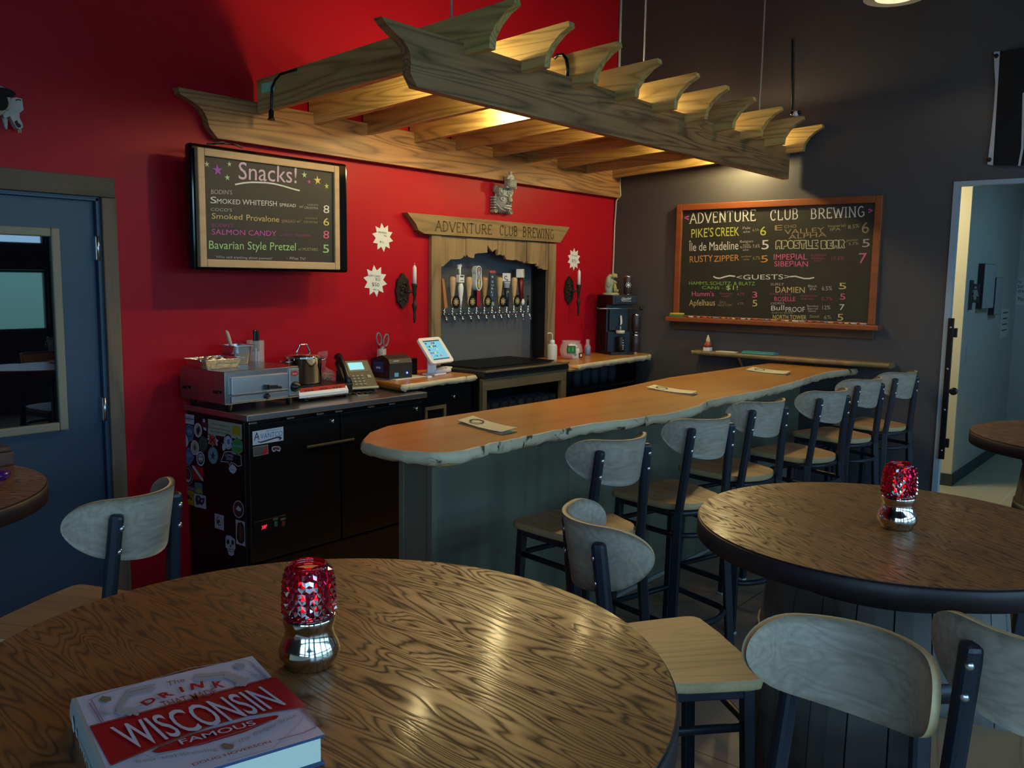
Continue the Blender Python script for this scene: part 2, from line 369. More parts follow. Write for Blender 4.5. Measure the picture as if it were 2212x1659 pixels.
for a, c in WINS:
    for z0, z1 in ((0, .95), (1.67, 1.96), (2.75, ZC)): b.b2((a, Y0-.1, z0), (c, Y0, z1))
struct(b.build('wall_front', M_GREY))
for i, (a, c) in enumerate(WINS):
    b = MB()
    for z0, z1 in ((.95, 1.67), (1.96, 2.75)):
        frame4(b, 'X', Y0-.08, Y0-.03, a+.001, c-.001, z0+.001, z1-.001, .03, .03, .03, .03)
    struct(b.build('window_%d' % (i+1), M_BLACK))
struct(MB().b2((X0-T, Y0-.1, -.1), (XW+T*.5, YW+T, 0)).build('floor', M_FLOOR))
struct(MB().b2((X0-T, Y0-.1, ZC), (XW+T, YW+T, ZC+.1)).build('ceiling', M_DARK))
# hall beyond the doorway
struct(MB().b2((XW+T*.5, -1.2, -.1), (10.2, 3.1, 0)).build('floor_hall', M_HFLOOR))
struct(MB().b2((XW+T, -1.2, 2.75), (10.2, 3.1, 2.85)).build('ceiling_hall', M_HALL))
struct(MB().b2((7.83, 1.63, 0), (10.1, 1.73, 2.75)).build('wall_hall_side', M_HALL))
struct(MB().b2((7.8, 1.63, 0), (7.83, 3.0, 2.75)).build('wall_hall_return', M_CREAM))
struct(MB().b2((10.05, -1.2, 0), (10.15, 1.63, 2.75)).build('wall_hall_end', M_HALL))
struct(MB().b2((XW+T, 3.0, 0), (7.83, 3.1, 2.75)).build('wall_hall_north', M_CREAM))
struct(MB().b2((XW+T, -1.3, 0), (10.15, -1.2, 2.75)).build('wall_hall_south', M_HALL))
M_BASE = mat('vinyl_base', (.035, .045, .05), .5)
struct(MB().b2((7.83, 1.62, 0), (10.05, 1.63, .1)).build('baseboard_hall', M_BASE))
struct(MB().b2((7.79, 1.62, 0), (7.8, 3.0, .1)).build('baseboard_return', M_BASE))
struct(MB().b2((2.06, YW-.012, 0), (2.3, YW, .1)).build('baseboard_back', mat('grey_base', (.07, .08, .11), .5)))
light('AREA', 'hall_ceiling_lamp', (7.1, 2.35, 2.70), 34, (1, .86, .55), .5, .5, aim=(7.2, 1.9, 0))
light('AREA', 'hall_daylight_fill', (8.0, .1, 2.70), 14.0, (.25, .66, 1.0), .6, .6, aim=(8.5, .3, 0))  # added blue fill, stands in for daylight on the hall side wall
# doorway frame with its black hinge strip
b = MB(); e = .012
frame4(b, 'Y', XW-e, XW+.04, HY0-.003, HY1+.003, 0, HZ+.003, .036, .036, .03, 0)
fr = struct(b.build('door_2', M_FRAMEBLUE))
b = MB(); h0 = onX(2046, 687, XW-.02); h1 = onX(2036, 992, XW-.02)
b.b2((XW-.028, HY1-.062, h1.z), (XW-.0125, HY1-.026, h0.z), .003)
hs = struct(b.build('hinge_strip', M_BLACK, fr))
for k in range(4): struct(MB().lathe([(.0, -.004), (.007, -.003), (.007, 0)], 10, (XW-.029, HY1-.044, h1.z+.06+(h0.z-h1.z-.12)*k/3), axis='X').build('screw', M_STEEL, hs))
for q in (.12, .90): struct(MB().b2((XW-.03, HY1-.085, h1.z+(h0.z-h1.z)*q-.03), (XW-.014, HY1-.0625, h1.z+(h0.z-h1.z)*q+.03), .003).build('hinge_knuckle', M_BLACK, fr))
struct(MB().lathe([(.012, -.012), (.025, -.012), (.025, 0), (.012, 0)], 16, (XW-.016, HY1-.088, h1.z+(h0.z-h1.z)*.49), axis='X').build('strike', M_BLACK, fr))
# outdoors seen only through the windows
struct(MB().b2((-30, -40, -.4), (40, Y0-.4, -.3)).build('ground_outside', mat('pale_ground', (.45, .5, .42), .9)))
struct(MB().ball((9, -16, -.5), (9, 6, 2.6)).ball((2, -22, -.5), (8, 5, 4.2)).build('hill_outside', mat('hill_grass', (.30, .42, .30), .9)))  # two grassy hills beyond the windows

# blue door with casing
door = struct(MB().b2((DX0+.012, YW+.02, .01), (DX1-.012, YW+.065, DZ-.012), .003).build('door_1', M_DOORBLUE))
def yq(q, y): return onY(q[0], q[1], y)
wx1 = onY(138, 700, YW).x; wz1 = onY(127, 493, YW).z; wz0 = onY(147, 923, YW).z; wx0 = DX0+.18
b = MB(); t = .038
frame4(b, 'X', YW-.004, YW+.03, wx0-t, wx1, wz0-t*.3, wz1, t, t, t, t, .006)
struct(b.build('glazing_bead', mat('door_glass_trim', (.22, .20, .15), .5), door))
struct(MB().b2((wx0, YW+.012, wz0+.01), (wx1-.02, YW+.022, wz1-.02)).build('pane', mat('door_pane', (.003, .003, .006), .015, spec=.9), door))
for q in ((202, 536), (219, 884), (240, 1200)):
    p = onY(q[0], q[1], YW); struct(MB().b2((DX1-.022, YW-.008, p.z-.055), (DX1-.002, YW+.03, p.z+.055), .004).lathe([(.008, -.055), (.008, .055)], 10, (DX1-.012, YW-.006, p.z)).build('hinge', M_STEEL, door))
struct(MB().b2((DX1-.012, YW-.004, 0), (DX1+.006, YW+.07, DZ)).b2((DX0, YW-.004, DZ-.012), (DX1, YW+.07, DZ+.01)).b2((DX0-.006, YW-.004, 0), (DX0+.012, YW+.07, DZ)).build('trim_1', mat('blue_frame', (.03, .06, .11), .4)))
struct(MB().b2((DX1+.006, YW-.022, 0), (DX1+.075, YW, 1.99), .004).build('trim_2', M_CASING))
struct(MB().b2((DX0-.3, YW-.03, 1.99), (2.012, YW, 2.078), .004).build('trim_3', M_CASINGX))

# ------------------------------------------------------------------ pergola over the bar
per = thing('pergola', 'rough stained timber pergola with scrolled ends hung over the bar', 'pergola', (4.3, 3.2, 2.3))
FY = 2.49
def beam(pts, xr, zb, zt, y0, y1):
    prof = [(p.x, p.z) for p in pts]; prof[-1] = (prof[-1][0], zb); prof[0] = (prof[0][0], zt)
    prof += [(xr, zb), (xr, zt)]
    return MB().prism([(x, y0, z) for x, z in prof], (0, y1-y0, 0))
fb = [onY(x, y, FY) for x, y in [(824, 37), (834, 50), (841, 58), (858.5, 76), (872, 88), (881, 101), (886, 115), (887.6, 131.6), (886.5, 157), (901.5, 186)]]
beam(fb, 6.19, 2.38, 2.600, FY, FY+.045).build('front_beam', M_PERGX, per, world=True)
bb = [onY(x, y, 3.925) for x, y in [(384, 188), (389, 203), (413, 217), (430, 229), (441, 242), (448, 256), (452, 274), (471, 297)]]
beam(bb, XW-.008, 2.318, 2.528, 3.925, 3.973).build('wall_beam', M_PERGX, per, world=True)
RX = [2.763, 3.137, 3.524, 3.9, 4.272, 4.639, 5.011, 5.38, 5.76, 6.132]
tail = [(y+.005, z) for y, z in [(onX(*q, 2.783).y, onX(*q, 2.783).z) for q in [(1068.6, 111), (1071, 83.5), (1084, 56), (1104, 30), (1124, 13), (1122, 1)]]]
def rafter(x, i):
    y1 = 3.965 if i else 3.90
    zf = 2.553; s = -.059
    pr = [(y1, zf+(y1-2.49)*s), (tail[0][0], zf+(tail[0][0]-2.49)*s)]+[(y, z) for y, z in tail[1:]]
    pr += [(y1, tail[-1][1]+(y1-tail[-1][0])*s)]
    j = (i*37 % 7-3)*.003
    return MB().prism([(x-.02, y+(j if y < 2.45 else 0), z) for y, z in pr], (.04, 0, 0))
for i, x in enumerate(RX): rafter(x, i).build('rafter', M_PERGY, per, world=True)
for k, yc in ((0, 2.58), (4, 2.56), (8, 2.54)):
    MB().tube([(RX[k], yc, 2.69), (RX[k], yc, ZC)], .005, 8).tube([(RX[k]-.02, yc, 2.70), (RX[k], yc, 2.725), (RX[k]+.02, yc, 2.70)], .004, 6).build('suspension_cable', mat('cable_grey', (.30, .31, .32), .5), per, world=True)
# lamps in the bays
PW = 15.0
LAMP = [(2.84, 2.84, 2.56, 1.0), (3.40, 2.85, 2.56, .5), (3.80, 3.16, 2.565, 1.1), (4.17, 2.80, 2.58, .9), (4.54, 2.80, 2.58, .9), (5.28, 2.84, 2.58, .9), (6.02, 2.84, 2.56, 1.8)]
names = ['leftmost bay', 'second bay from the left', 'third bay, the brightest one', 'fourth bay from the left', 'fifth bay from the left', 'third bay from charcoal wall', 'bay nearest the charcoal wall']
M_BULB = mat('lamp_glow', (1, .9, .6), .5, emit=(1, .82, .38), es=60)
for (x, y, z, w), nm in zip(LAMP, names):
    lt = thing('clip_lamp', 'small glowing spotlight clipped in the pergola, %s' % nm, 'lamp', (x, y, z+.03), group='spotlights in the pergola')
    MB().lathe([(.0, .075), (.024, .07), (.03, .045), (.034, .012)], 16).build('lamp_shade', M_BLACK, lt)
    MB().ball((0, 0, .018), (.027, .027, .014)).build('bulb', M_BULB, lt)
    xr = min(RX, key=lambda q: abs(q-x)); MB().bar((0, 0, .07), (xr-x-(.02 if xr > x else -.02), 0, .075), .012).build('clip', M_BLACK, lt)
    light('POINT', 'pergola_light', (x, y, z), PW*w, (1.0, .79, .36), .03)
# cords on the pergola
c = thing('power_cord', 'black power cord with plug dangling from first rafter end', 'cord', (2.74, 3.86, 2.45))
top = onX(595, 172, 2.735); MB().tube([onX(640, 150, 2.735), onX(606, 160, 2.735), top, onX(587, 190, 2.735), onX(586, 230, 2.735), onX(586, 243, 2.735)], .006, 8).build('cable', M_BLACK, c, world=True)
p = onX(586, 250, 2.735); MB().lathe([(.008, .03), (.013, .022), (.013, -.012), (.018, -.014), (.018, -.022)], 12, p).build('plug', M_BLACK, c, world=True)
a = onX(565, 181, 2.742); d = onX(591, 196, 2.742)
MB().b2((2.7405, d.y-.005, d.z), (2.7435, a.y, a.z)).build('green_tape', mat('mint_tape', (.40, .85, .60), .5), c, world=True)
xl = 3.524; MB_ = MB().tube([onX(*q, 3.50) for q in [(1197, 126), (1205, 119), (1216, 118), (1223, 128), (1226, 145), (1225, 168)]], .008, 8)
tag(MB_.build('lamp_cable', M_BLACK), 'black cable looping over the front beam between second and third rafter', 'cable')
p = onX(1719, 246, 5.76)
f = thing('toy_figure', 'tiny black and white figure perched on a pergola rafter tip', 'figurine', (5.76, p.y, p.z-.045))
MB().box((0, 0, .014), (.03, .03, .028), .008).build('body', mat('toy_red', (.2, .02, .02), .5), f)
MB().ball((0, 0, .045), .02).build('head', M_WHITE, f); MB().ball((0, .022, .05), .014).ball((0, -.022, .05), .014).build('ear', M_BLACK, f)
MB_ = MB().tube([(XW-.006, onX(1712, 90, XW).y, onX(1712, 85, XW).z), (XW-.006, onX(1711, 238, XW).y, onX(1711, 238, XW).z)], .005, 6)
tag(MB_.build('wall_cable', M_BLACK), 'thin black cable running up charcoal wall near pergola tip', 'cable')
b = MB().tube([(XW-.012, YW-.012, onX(1339, 140, XW).z-.25), (XW-.012, YW-.012, ZC-.02)], .011, 8)
tag(b.build('corner_conduit', mat('pale_conduit', (.42, .42, .42), .5)), 'pale conduit running up the corner above the pergola', 'pipe')
b = MB().tube([(XW-.014, YW-.05, 2.5), (XW-.02, YW-.056, 2.42), (XW-.012, YW-.06, 2.34), (XW-.012, YW-.02, 2.30), (XW-.014, YW-.012, 2.1), (XW-.02, YW-.012, 1.75), (XW-.05, YW-.015, 1.5)], .007, 8)
tag(b.build('electric_cord', mat('cream_cord', (.5, .42, .3), .5)), 'cream electric cord running down the red wall corner below the pergola', 'cord')

# ------------------------------------------------------------------ things on the red wall
def PY(y): return lambda q: onY(q[0], q[1], y)
def PX(x): return lambda q: onX(q[0], q[1], x)
NY = Vector((0, -1, 0)); NXm = Vector((-1, 0, 0))
# television behind the snack board
tv = thing('television', 'black flat television on the red wall hidden behind the snacks chalkboard', 'television', (2.76, YW-.1, 1.67))
x0, x1, z0, z1 = 2.292, 3.238, 1.672, 2.26
b = MB().box(((x0+x1)/2, YW-.165, (z0+z1)/2), (x1-x0, .05, z1-z0), .014, seg=3); b.build('bezel', M_BLACKG, tv, world=True)
MB().box(((x0+x1)/2, YW-.115, (z0+z1)/2), (x1-x0-.05, .055, z1-z0-.08), .02).build('rear_housing', M_BLACK, tv, world=True)
MB().box(((x0+x1)/2, YW-.047, (z0+z1)/2), (.35, .09, .3), .01).build('wall_bracket', M_BLACK, tv, world=True)
b = MB(); b.tube([((x0+x1)/2-.3+(i*.012), YW-.17, z0+.004+.012*math.sin(i*.6)) for i in range(2)], .002, 6)
cb_ = MB().tube([(2.42+.05*math.sin(i*.5)+.008*i, YW-.15+.02*math.cos(i*.5), z1+.012+.014*abs(math.sin(i*.35))) for i in range(26)], .0045, 6)
cb_.build('coiled_cable', mat('brown_cable', (.12, .05, .02), .5), tv, world=True)
# snack chalkboard
YB = YW-.215
sb = thing('chalkboard', 'framed snacks chalkboard hung in front of the television', 'chalkboard', (2.73, YB, 1.69))
bx0, bx1, bz0, bz1 = 2.311, 3.153, 1.686, 2.238; t = .042
b = MB()
frame4(b, 'X', YB-.008, YB+.022, bx0, bx1, bz0, bz1, t*.85, t*.8, t*.85, t*.9, .004)
b.build('frame', wood('pale_pine_frame', (.50, .34, .19), (.34, .21, .11), 'X', scale=6, bands=5, rough=.6, line=.3), sb, world=True)
M_SLATE = mat('chalkboard_slate', (.018, .019, .02), .6, noise=.3, nscale=6)
MB().b2((bx0+.01, YB+.004, bz0+.01), (bx1-.01, YB+.02, bz1-.01)).build('slate', M_SLATE, sb, world=True)
CH = {}
def chalk(k):
    cols = dict(lilac=(.55, .40, .55), white=(.62, .62, .60), grey=(.38, .37, .36), tan=(.56, .43, .19), mag=(.50, .09, .40), dmag=(.26, .06, .20), green=(.34, .56, .22), lime=(.48, .52, .08), yellow=(.62, .50, .15), pink=(.60, .12, .26), dpink=(.27, .06, .12), orange=(.55, .25, .06), brown=(.30, .23, .13), olive=(.28, .30, .13), mint=(.40, .58, .38), pale=(.5, .5, .33), purple=(.38, .10, .50), grn=(.20, .42, .08))
    return mat('chalk_'+k, cols[k], .9)
def chalk_board(root, fn, nrm, items, lines, zoom, name='chalk_lettering'):
    L = Vector(nrm)*.0012
    zf = lambda X, Y: fn((zoom[0]+X*zoom[2], zoom[1]+Y*zoom[2]))
    for body, xa, ya, xb, yb, h, k in items:
        b = MB(); text(b, body, zf(xa, ya), zf(xb, yb), zf(xa+h*.01, ya-h), 0, L); b.build('chalk_lettering', chalk(k), root, world=True)
    for pts, w, k in lines:
        b = MB(); P = [zf(*q) for q in pts]; ribbon(b, P, w*zoom[2]*(P[0]-CAM).length/F_PX, nrm, 0, .0014); b.build('chalk_flourish', chalk(k), root, world=True)
    return zf
Zs = (380, 290, .19289)
it = [("Snacks!", 700, 502, 1350, 548, 205, 'lilac'), ("BODIN'S", 392, 668, 628, 675, 52, 'grey'), ("S", 385, 772, 452, 774, 78, 'white'), ("MOKED", 458, 774, 720, 786, 56, 'white'), ("WHITEFISH", 742, 788, 1128, 806, 62, 'white'), ("SPREAD", 1158, 808, 1342, 817, 38, 'white'), ("w/", 1378, 822, 1425, 825, 34, 'grey'), ("COCO'S", 1472, 797, 1588, 803, 20, 'grey'), ("CROSTINI", 1437, 833, 1588, 841, 26, 'grey'), ("8", 1650, 880, 1716, 885, 92, 'white'),
 ("COCO'S", 388, 858, 626, 866, 36, 'grey'), ("Smoked", 400, 945, 742, 957, 66, 'tan'), ("Provalone", 788, 965, 1155, 985, 70, 'tan'), ("SPREAD w/", 1182, 992, 1395, 990, 36, 'brown'), ("COCO'S", 1447, 950, 1578, 954, 20, 'brown'), ("CROSTINI", 1428, 992, 1584, 999, 26, 'brown'), ("6", 1650, 1020, 1714, 1025, 90, 'yellow'),
 ("BODIN'S", 396, 1037, 640, 1042, 42, 'dmag'), ("SALMON CANDY", 400, 1122, 1122, 1140, 64, 'mag'), ("w/ RITZ CRACKERS", 1160, 1142, 1508, 1146, 28, 'dmag'), ("8", 1648, 1165, 1714, 1169, 92, 'pink'),
 ("Bavarian Style Pretzel", 368, 1282, 1340, 1302, 98, 'green'), ("w/ MUSTARD", 1366, 1302, 1588, 1306, 34, 'olive'), ("5", 1645, 1325, 1712, 1329, 98, 'green'), ("Who said anything about peanuts?", 447, 1385, 1075, 1402, 28, 'grey'), ("- What TV?", 1240, 1400, 1450, 1412, 34, 'grey')]
ln = [([(660, 563), (760, 545), (850, 538), (1000, 542), (1100, 555), (1200, 580), (1300, 610), (1385, 632)], 16, 'white')]
zf = chalk_board(sb, PY(YB+.004), NY, it, ln, Zs)
for X, Y, r, k in [(345, 335, 34, 'pale'), (465, 402, 62, 'purple'), (597, 335, 30, 'pale'), (575, 485, 34, 'mint'), (1437, 455, 36, 'mint'), (1490, 532, 28, 'mag'), (1585, 517, 52, 'yellow'), (1687, 582, 34, 'lime')]:
    rr = r*Zs[2]*(zf(X, Y)-CAM).length/F_PX; b = MB(); star(b, zf(X, Y)+NY*.0013, (1, 0, 0), (0, 0, 1), rr, rr*.36, 5, 0, PI/2+.1); b.build('chalk_star', chalk(k), sb, world=True)
# carved sign above the taps
YS = YW-.045
sg = thing('carved_sign', 'carved wooden name board over the beer taps', 'sign', (4.68, YW-.02, 1.925))
out = [onY(x, y, YS) for x, y in [(880, 459), (1231, 490.6), (1210.6, 524), (917, 504.8), (904, 497), (899, 484)]]
MB().prism(out, (0, .043, 0)).build('board', M_SIGN, sg, world=True)
b = MB(); Z7 = lambda X, Y: onY(860+X*.25316, 340+Y*.25316, YS)
for w_, xa, ya, xb, yb, h in (("ADVENTURE", 318, 625, 800, 657, 83), ("CLUB", 865, 662, 1018, 672, 82), ("BREWING", 1063, 675, 1330, 697, 80)):
    serif(b, w_, Z7(xa, ya), Z7(xb, yb), Z7(xa+1, ya-h), NY, 0, .14, .0012)
b.build('carved_lettering', mat('burnt_letter', (.075, .052, .022), .8), sg, world=True)
# rough timber surround of the niche
su = thing('tap_surround', 'rough barn board frame with ragged fringe around the beer taps', 'frame', (4.73, YW-.02, 1.06))
yf = YW-.03
MB().b2((4.062, yf, 1.080), (4.152, YW-.001, 1.922), .003).build('post', M_PLANKV, su, world=True)
MB().b2((5.312, yf, 1.062), (5.405, YW-.001, 1.915), .003).build('post', M_PLANKV, su, world=True)
edge = [(345, 940), (372, 925), (400, 935), (420, 915), (450, 890), (470, 870), (555, 868), (580, 850), (585, 832), (598, 850), (605, 830), (622, 850), (640, 856), (668, 858), (672, 825), (700, 818), (785, 812), (787, 745), (805, 775), (828, 806), (850, 788), (868, 782), (872, 835), (890, 826), (912, 838), (926, 830), (935, 852), (945, 870), (1000, 878), (1030, 872), (1062, 888), (1080, 885), (1105, 905), (1118, 880), (1130, 905), (1180, 908), (1200, 905), (1206, 930), (1216, 922), (1228, 950), (1245, 945), (1262, 958)]
E_ = [Z7(*q) for q in edge]; E_ = [Vector((min(max(p.x, 4.152), 5.312), 0, p.z)) for p in E_]
bx = [4.152]+[Z7(q, 800).x for q in (440, 517, 600, 673, 782, 872, 935, 1030, 1118, 1204)]+[5.312]
def edge_z(x):
    for p, q in zip(E_, E_[1:]):
        if p.x <= x <= q.x: return p.z+(q.z-p.z)*((x-p.x)/max(q.x-p.x, 1e-6))
    return E_[-1].z if x > E_[-1].x else E_[0].z
for i in range(len(bx)-1):
    xa, xb = bx[i]+.0008, bx[i+1]-.0008
    mid = [(p.x, p.z) for p in E_ if xa < p.x < xb]
    pr = [(xa, edge_z(xa))]+mid+[(xb, edge_z(xb)), (xb, 1.920), (xa, 1.920)]
    MB().prism([(x, yf+.006+(i % 3)*.002, z) for x, z in pr], (0, .018, 0)).build('fringe_board', M_PLANKV, su, world=True)
NYB = 4.118
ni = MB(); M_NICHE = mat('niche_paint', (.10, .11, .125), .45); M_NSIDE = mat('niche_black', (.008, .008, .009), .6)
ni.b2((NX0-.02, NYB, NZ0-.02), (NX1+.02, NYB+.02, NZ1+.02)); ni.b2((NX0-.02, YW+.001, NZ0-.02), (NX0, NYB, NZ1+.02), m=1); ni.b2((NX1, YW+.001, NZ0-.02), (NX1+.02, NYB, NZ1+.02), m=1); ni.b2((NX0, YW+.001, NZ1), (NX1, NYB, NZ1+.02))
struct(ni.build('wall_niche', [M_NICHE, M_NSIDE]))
# stone mask
p = onY(1078, 433, YW)
mk = thing('stone_mask', 'grey carved stone face mask with tall headdress above the tap sign', 'mask', (p.x, YW, p.z))
mk.scale = (1, 1, .733)
M_ST = mat('carved_stone', (.27, .28, .26), .75, noise=.45, nscale=45, bump=.5); M_STL = mat('worn_stone', (.55, .56, .52), .7, noise=.2, nscale=60)
b = MB(); b.ball((0, -.012, -.02), (.075, .075, .105), n=22, k=16); b.box((0, -.035, .075), (.145, .06, .085), .02); b.box((0, -.015, .10), (.15, .03, .06), .01)
b.build('face', M_ST, mk)
b = MB(); b.box((.0, -.10, .145), (.085, .06, .075), .016); b.box((0, -.075, .112), (.115, .08, .02), .006); b.build('headdress', M_ST, mk)
b = MB()
for i, (dx, dz, r) in enumerate([(0, .195, .016), (-.02, .21, .013), (.02, .21, .013), (0, .225, .014), (0, .25, .012), (.028, .195, .010), (-.028, .195, .010)]): b.ball((dx, -.10, dz), (r, r, r*1.2))
b.build('crest', M_STL, mk)
for s_ in (-1, 1):
    b = MB(); b.tube([(s_*.035+.024*math.cos(a), -.078+.012*abs(math.cos(a)), .005+.017*math.sin(a)) for a in [2*PI*i/20 for i in range(20)]], .005, 6, closed=True); b.ball((s_*.035, -.076, .005), (.014, .008, .010)); b.build('eye', M_STL, mk)
    b = MB(); b.tube([(s_*.036+.027*math.cos(a), -.07, .077+.024*math.sin(a)) for a in [2*PI*i/22 for i in range(22)]], .0045, 6, closed=True); b.tube([(s_*.036+.011*math.cos(a), -.07, .077+.011*math.sin(a)) for a in [2*PI*i/14 for i in range(14)]], .004, 6, closed=True); b.build('headdress_eye', M_STL, mk)
    MB().tube([(s_*.01, -.086, .03), (s_*.035, -.078, .043), (s_*.06, -.055, .032)], [.006, .008, .004], 8).build('brow', M_STL, mk)
    b = MB()
    for i in range(5): b.box((s_*.084, -.02, .02-i*.024), (.03, .04, .019), .006)
    b.tube([(s_*.084+.014*math.cos(a), -.042, -.108+.014*math.sin(a)) for a in [2*PI*i/14 for i in range(14)]], .005, 6, closed=True); b.box((s_*.084, -.02, -.108), (.034, .04, .032), .008); b.build('ear_ornament', M_ST, mk)
b = MB(); b.tube([(0, -.083, .035), (0, -.094, .0), (0, -.106, -.028)], [.008, .012, .017], 10); b.ball((-.014, -.095, -.032), .010); b.ball((.014, -.095, -.032), .010); b.build('nose', M_ST, mk)
b = MB(); b.tube([(-.036, -.07, -.066), (-.015, -.09, -.056), (0, -.094, -.059), (.015, -.09, -.056), (.036, -.07, -.066)], [.004, .009, .009, .009, .004], 8); b.tube([(-.034, -.07, -.07), (0, -.092, -.082), (.034, -.07, -.07)], [.004, .010, .004], 8); b.build('lips', M_STL, mk)
b = MB(); b.tube([(-.072, -.03, .05), (-.075, -.035, -.03), (-.05, -.06, -.085), (-.02, -.075, -.105)], .003, 6); b.tube([(.072, -.03, .05), (.075, -.035, -.03), (.05, -.06, -.085), (.02, -.075, -.105)], .003, 6); b.tube([(-.07, -.06, .045), (-.068, -.062, .1), (0, -.072, .118), (.068, -.062, .1), (.07, -.06, .045)], .004, 6); b.build('carved_line', M_STL, mk)
# three star shaped price cards
def star_card(px, py, r, rot, lines, label):
    c0 = onY(px, py, YW-.003); k = (c0-CAM).length/F_PX; rr = r*k*1.25
    t_ = thing('price_star', label, 'price card', c0, group='star price cards on the red wall')
    b = MB(); star(b, (0, 0, 0), (1, 0, 0), (0, 0, 1), rr, rr*.66, 10, 0, rot); star(b, (0, .0025, 0), (-1, 0, 0), (0, 0, 1), rr, rr*.66, 10, 0, PI-rot); b.build('card', mat('white_card', (.72, .72, .70), .8), t_)
    b = MB()
    for body, xa, za, w_, h in lines: text(b, body, (xa*rr, 0, za*rr), ((xa+w_)*rr, 0, (za-.06)*rr), (xa*rr, 0, (za+h)*rr), 0, Vector((0, -.0012, 0)))
    b.build('handwriting', mat('pen_ink', (.12, .12, .12), .8), t_)
star_card(827, 513, 24, PI/2+.1, [("GROWLER", -.45, .32, .8, .12), ("fill", .1, .1, .25, .1), ("$12", -.3, -.35, .4, .13)], 'white star price card beside left end of carved sign')
star_card(811, 607, 27, PI/2+.12, [("GIFT CARD", -.55, .28, .95, .13), ("$25", .0, .05, .4, .16), ("$50", -.3, -.3, .6, .24), ("ask us", -.2, -.55, .5, .1)], 'larger white star price card reading $50 beside left candle sconce')
star_card(1240, 560, 19, PI/2, [("MUG CLUB", -.45, .3, .85, .12), ("$75", -.35, -.25, .65, .28)], 'white star price card reading $75 right of the taps')
# candle sconces
M_IRON = mat('dark_bronze', (.035, .026, .02), .55, .6, noise=.4, nscale=60)
def sconce(px, py, lab, clab):
    p = onY(px, py, YW); t_ = thing('candle_sconce', lab, 'sconce', (p.x, YW, p.z), group='sconces beside the taps')
    b = MB(); pr = []
    for i in range(48):
        a = 2*PI*i/48; r = .105*(.42+.46*abs(math.cos(a-PI/2))**1.5+.28*abs(math.cos(a))**4+.05*math.cos(8*a)); pr.append((r*math.cos(a)*.75, -.004, r*math.sin(a)*1.12))
    b.prism(pr, (0, -.012, 0))
    for i in range(26): a = R.uniform(0, 2*PI); r = R.uniform(.0, .07); b.ball((r*math.cos(a)*.55, -.016, r*math.sin(a)*1.05), R.uniform(.006, .011), n=8, k=5)
    b.tube([(.03*math.cos(q)*(.2+q*.12), -.02, .03*math.sin(q)*(.2+q*.12)+.02) for q in [i*.4 for i in range(20)]], .003, 6); b.build('backplate', M_IRON, t_)
    cx, cy = .045, -.07
    MB().tube([(0, -.012, 0), (.015, -.04, -.008), (cx, cy, .0)], .008, 8).build('arm', M_IRON, t_)
    MB().lathe([(0, -.20), (.007, -.195), (.005, -.185), (.009, -.175), (.008, -.13), (.015, -.10), (.017, -.085), (.009, -.075), (.009, -.03), (.013, -.025), (.012, .0), (.018, .03), (.022, .045), (.016, .045), (.013, .02)], 14, (cx, cy, 0)).build('candle_cup', M_IRON, t_)
    c_ = thing('taper_candle', clab, 'candle', (p.x+cx, YW+cy, p.z+.03), group='white taper candles')
    MB().lathe([(.0125, 0), (.012, .115), (.004, .128), (0, .129)], 14).build('wax', mat('candle_wax', (.78, .74, .72), .5), c_); MB().tube([(0, 0, .127), (.001, 0, .142)], .0015, 6).build('wick', M_PAPER, c_)
sconce(867, 628, 'dark bronze candle sconce left of the beer taps', 'unlit white taper candle in the sconce left of taps')
sconce(1227, 627, 'dark bronze candle sconce right of the beer taps', 'unlit white taper candle in the sconce right of taps')
# animal skull at the far left
p = onY(18, 238, YW); M_BONE = mat('bone', (.42, .38, .35), .7, noise=.2, nscale=25, bump=.2)
sk = thing('animal_skull', 'weathered pale animal bone trophy high on the red wall above the blue door', 'skull', (p.x, YW, p.z)); g = lambda X, Y, d=.05: onY(X*.1085, 150+Y*.1085, YW-d)
b = MB(); b.prism([g(X, Y) for X, Y in [(160, 650), (230, 570), (330, 555), (440, 585), (455, 700), (470, 800), (390, 870), (390, 960), (450, 1080), (460, 1150), (400, 1195), (340, 1170), (270, 1060), (200, 930), (100, 980), (60, 900), (140, 800)]], (0, .035, 0))
b.build('jaw_plate', M_BONE, sk, world=True)
b = MB(); b.prism([g(X, Y, .052) for X, Y in [(290, 1040), (340, 1005), (360, 1060), (425, 1110), (415, 1150), (370, 1160), (320, 1110)]], (0, .003, 0)); b.prism([g(X, Y, .052) for X, Y in [(310, 600), (350, 585), (430, 605), (420, 625), (360, 610), (320, 625)]], (0, .003, 0)); b.build('hollow', mat('bone_shadow', (.05, .02, .02), .9), sk, world=True)
b = MB(); b.ball(g(-150, 640), (.055, .04, .06)); b.tube([g(-40, 400), g(60, 430), g(150, 520), g(150, 640), g(100, 800)], [.02, .016, .012, .012, .014], 10); b.build('cranium', M_BONE, sk, world=True)
MB().ball(g(10, 640, .1), (.03, .012, .035)).ball(g(80, 455, .07), (.045, .01, .018)).build('eye_socket', mat('socket_black', (.01, .005, .005), .9), sk, world=True)
for X in (365, 405): MB().tube([g(X, 1180, .03), g(X+8, 1260, .03)], .003, 6).build('hanging_wire', M_BONE, sk, world=True)
MB().tube([g(90, 980), g(110, 1100), g(125, 1190)], [.012, .008, .004], 8).build('tooth', M_BONE, sk, world=True)
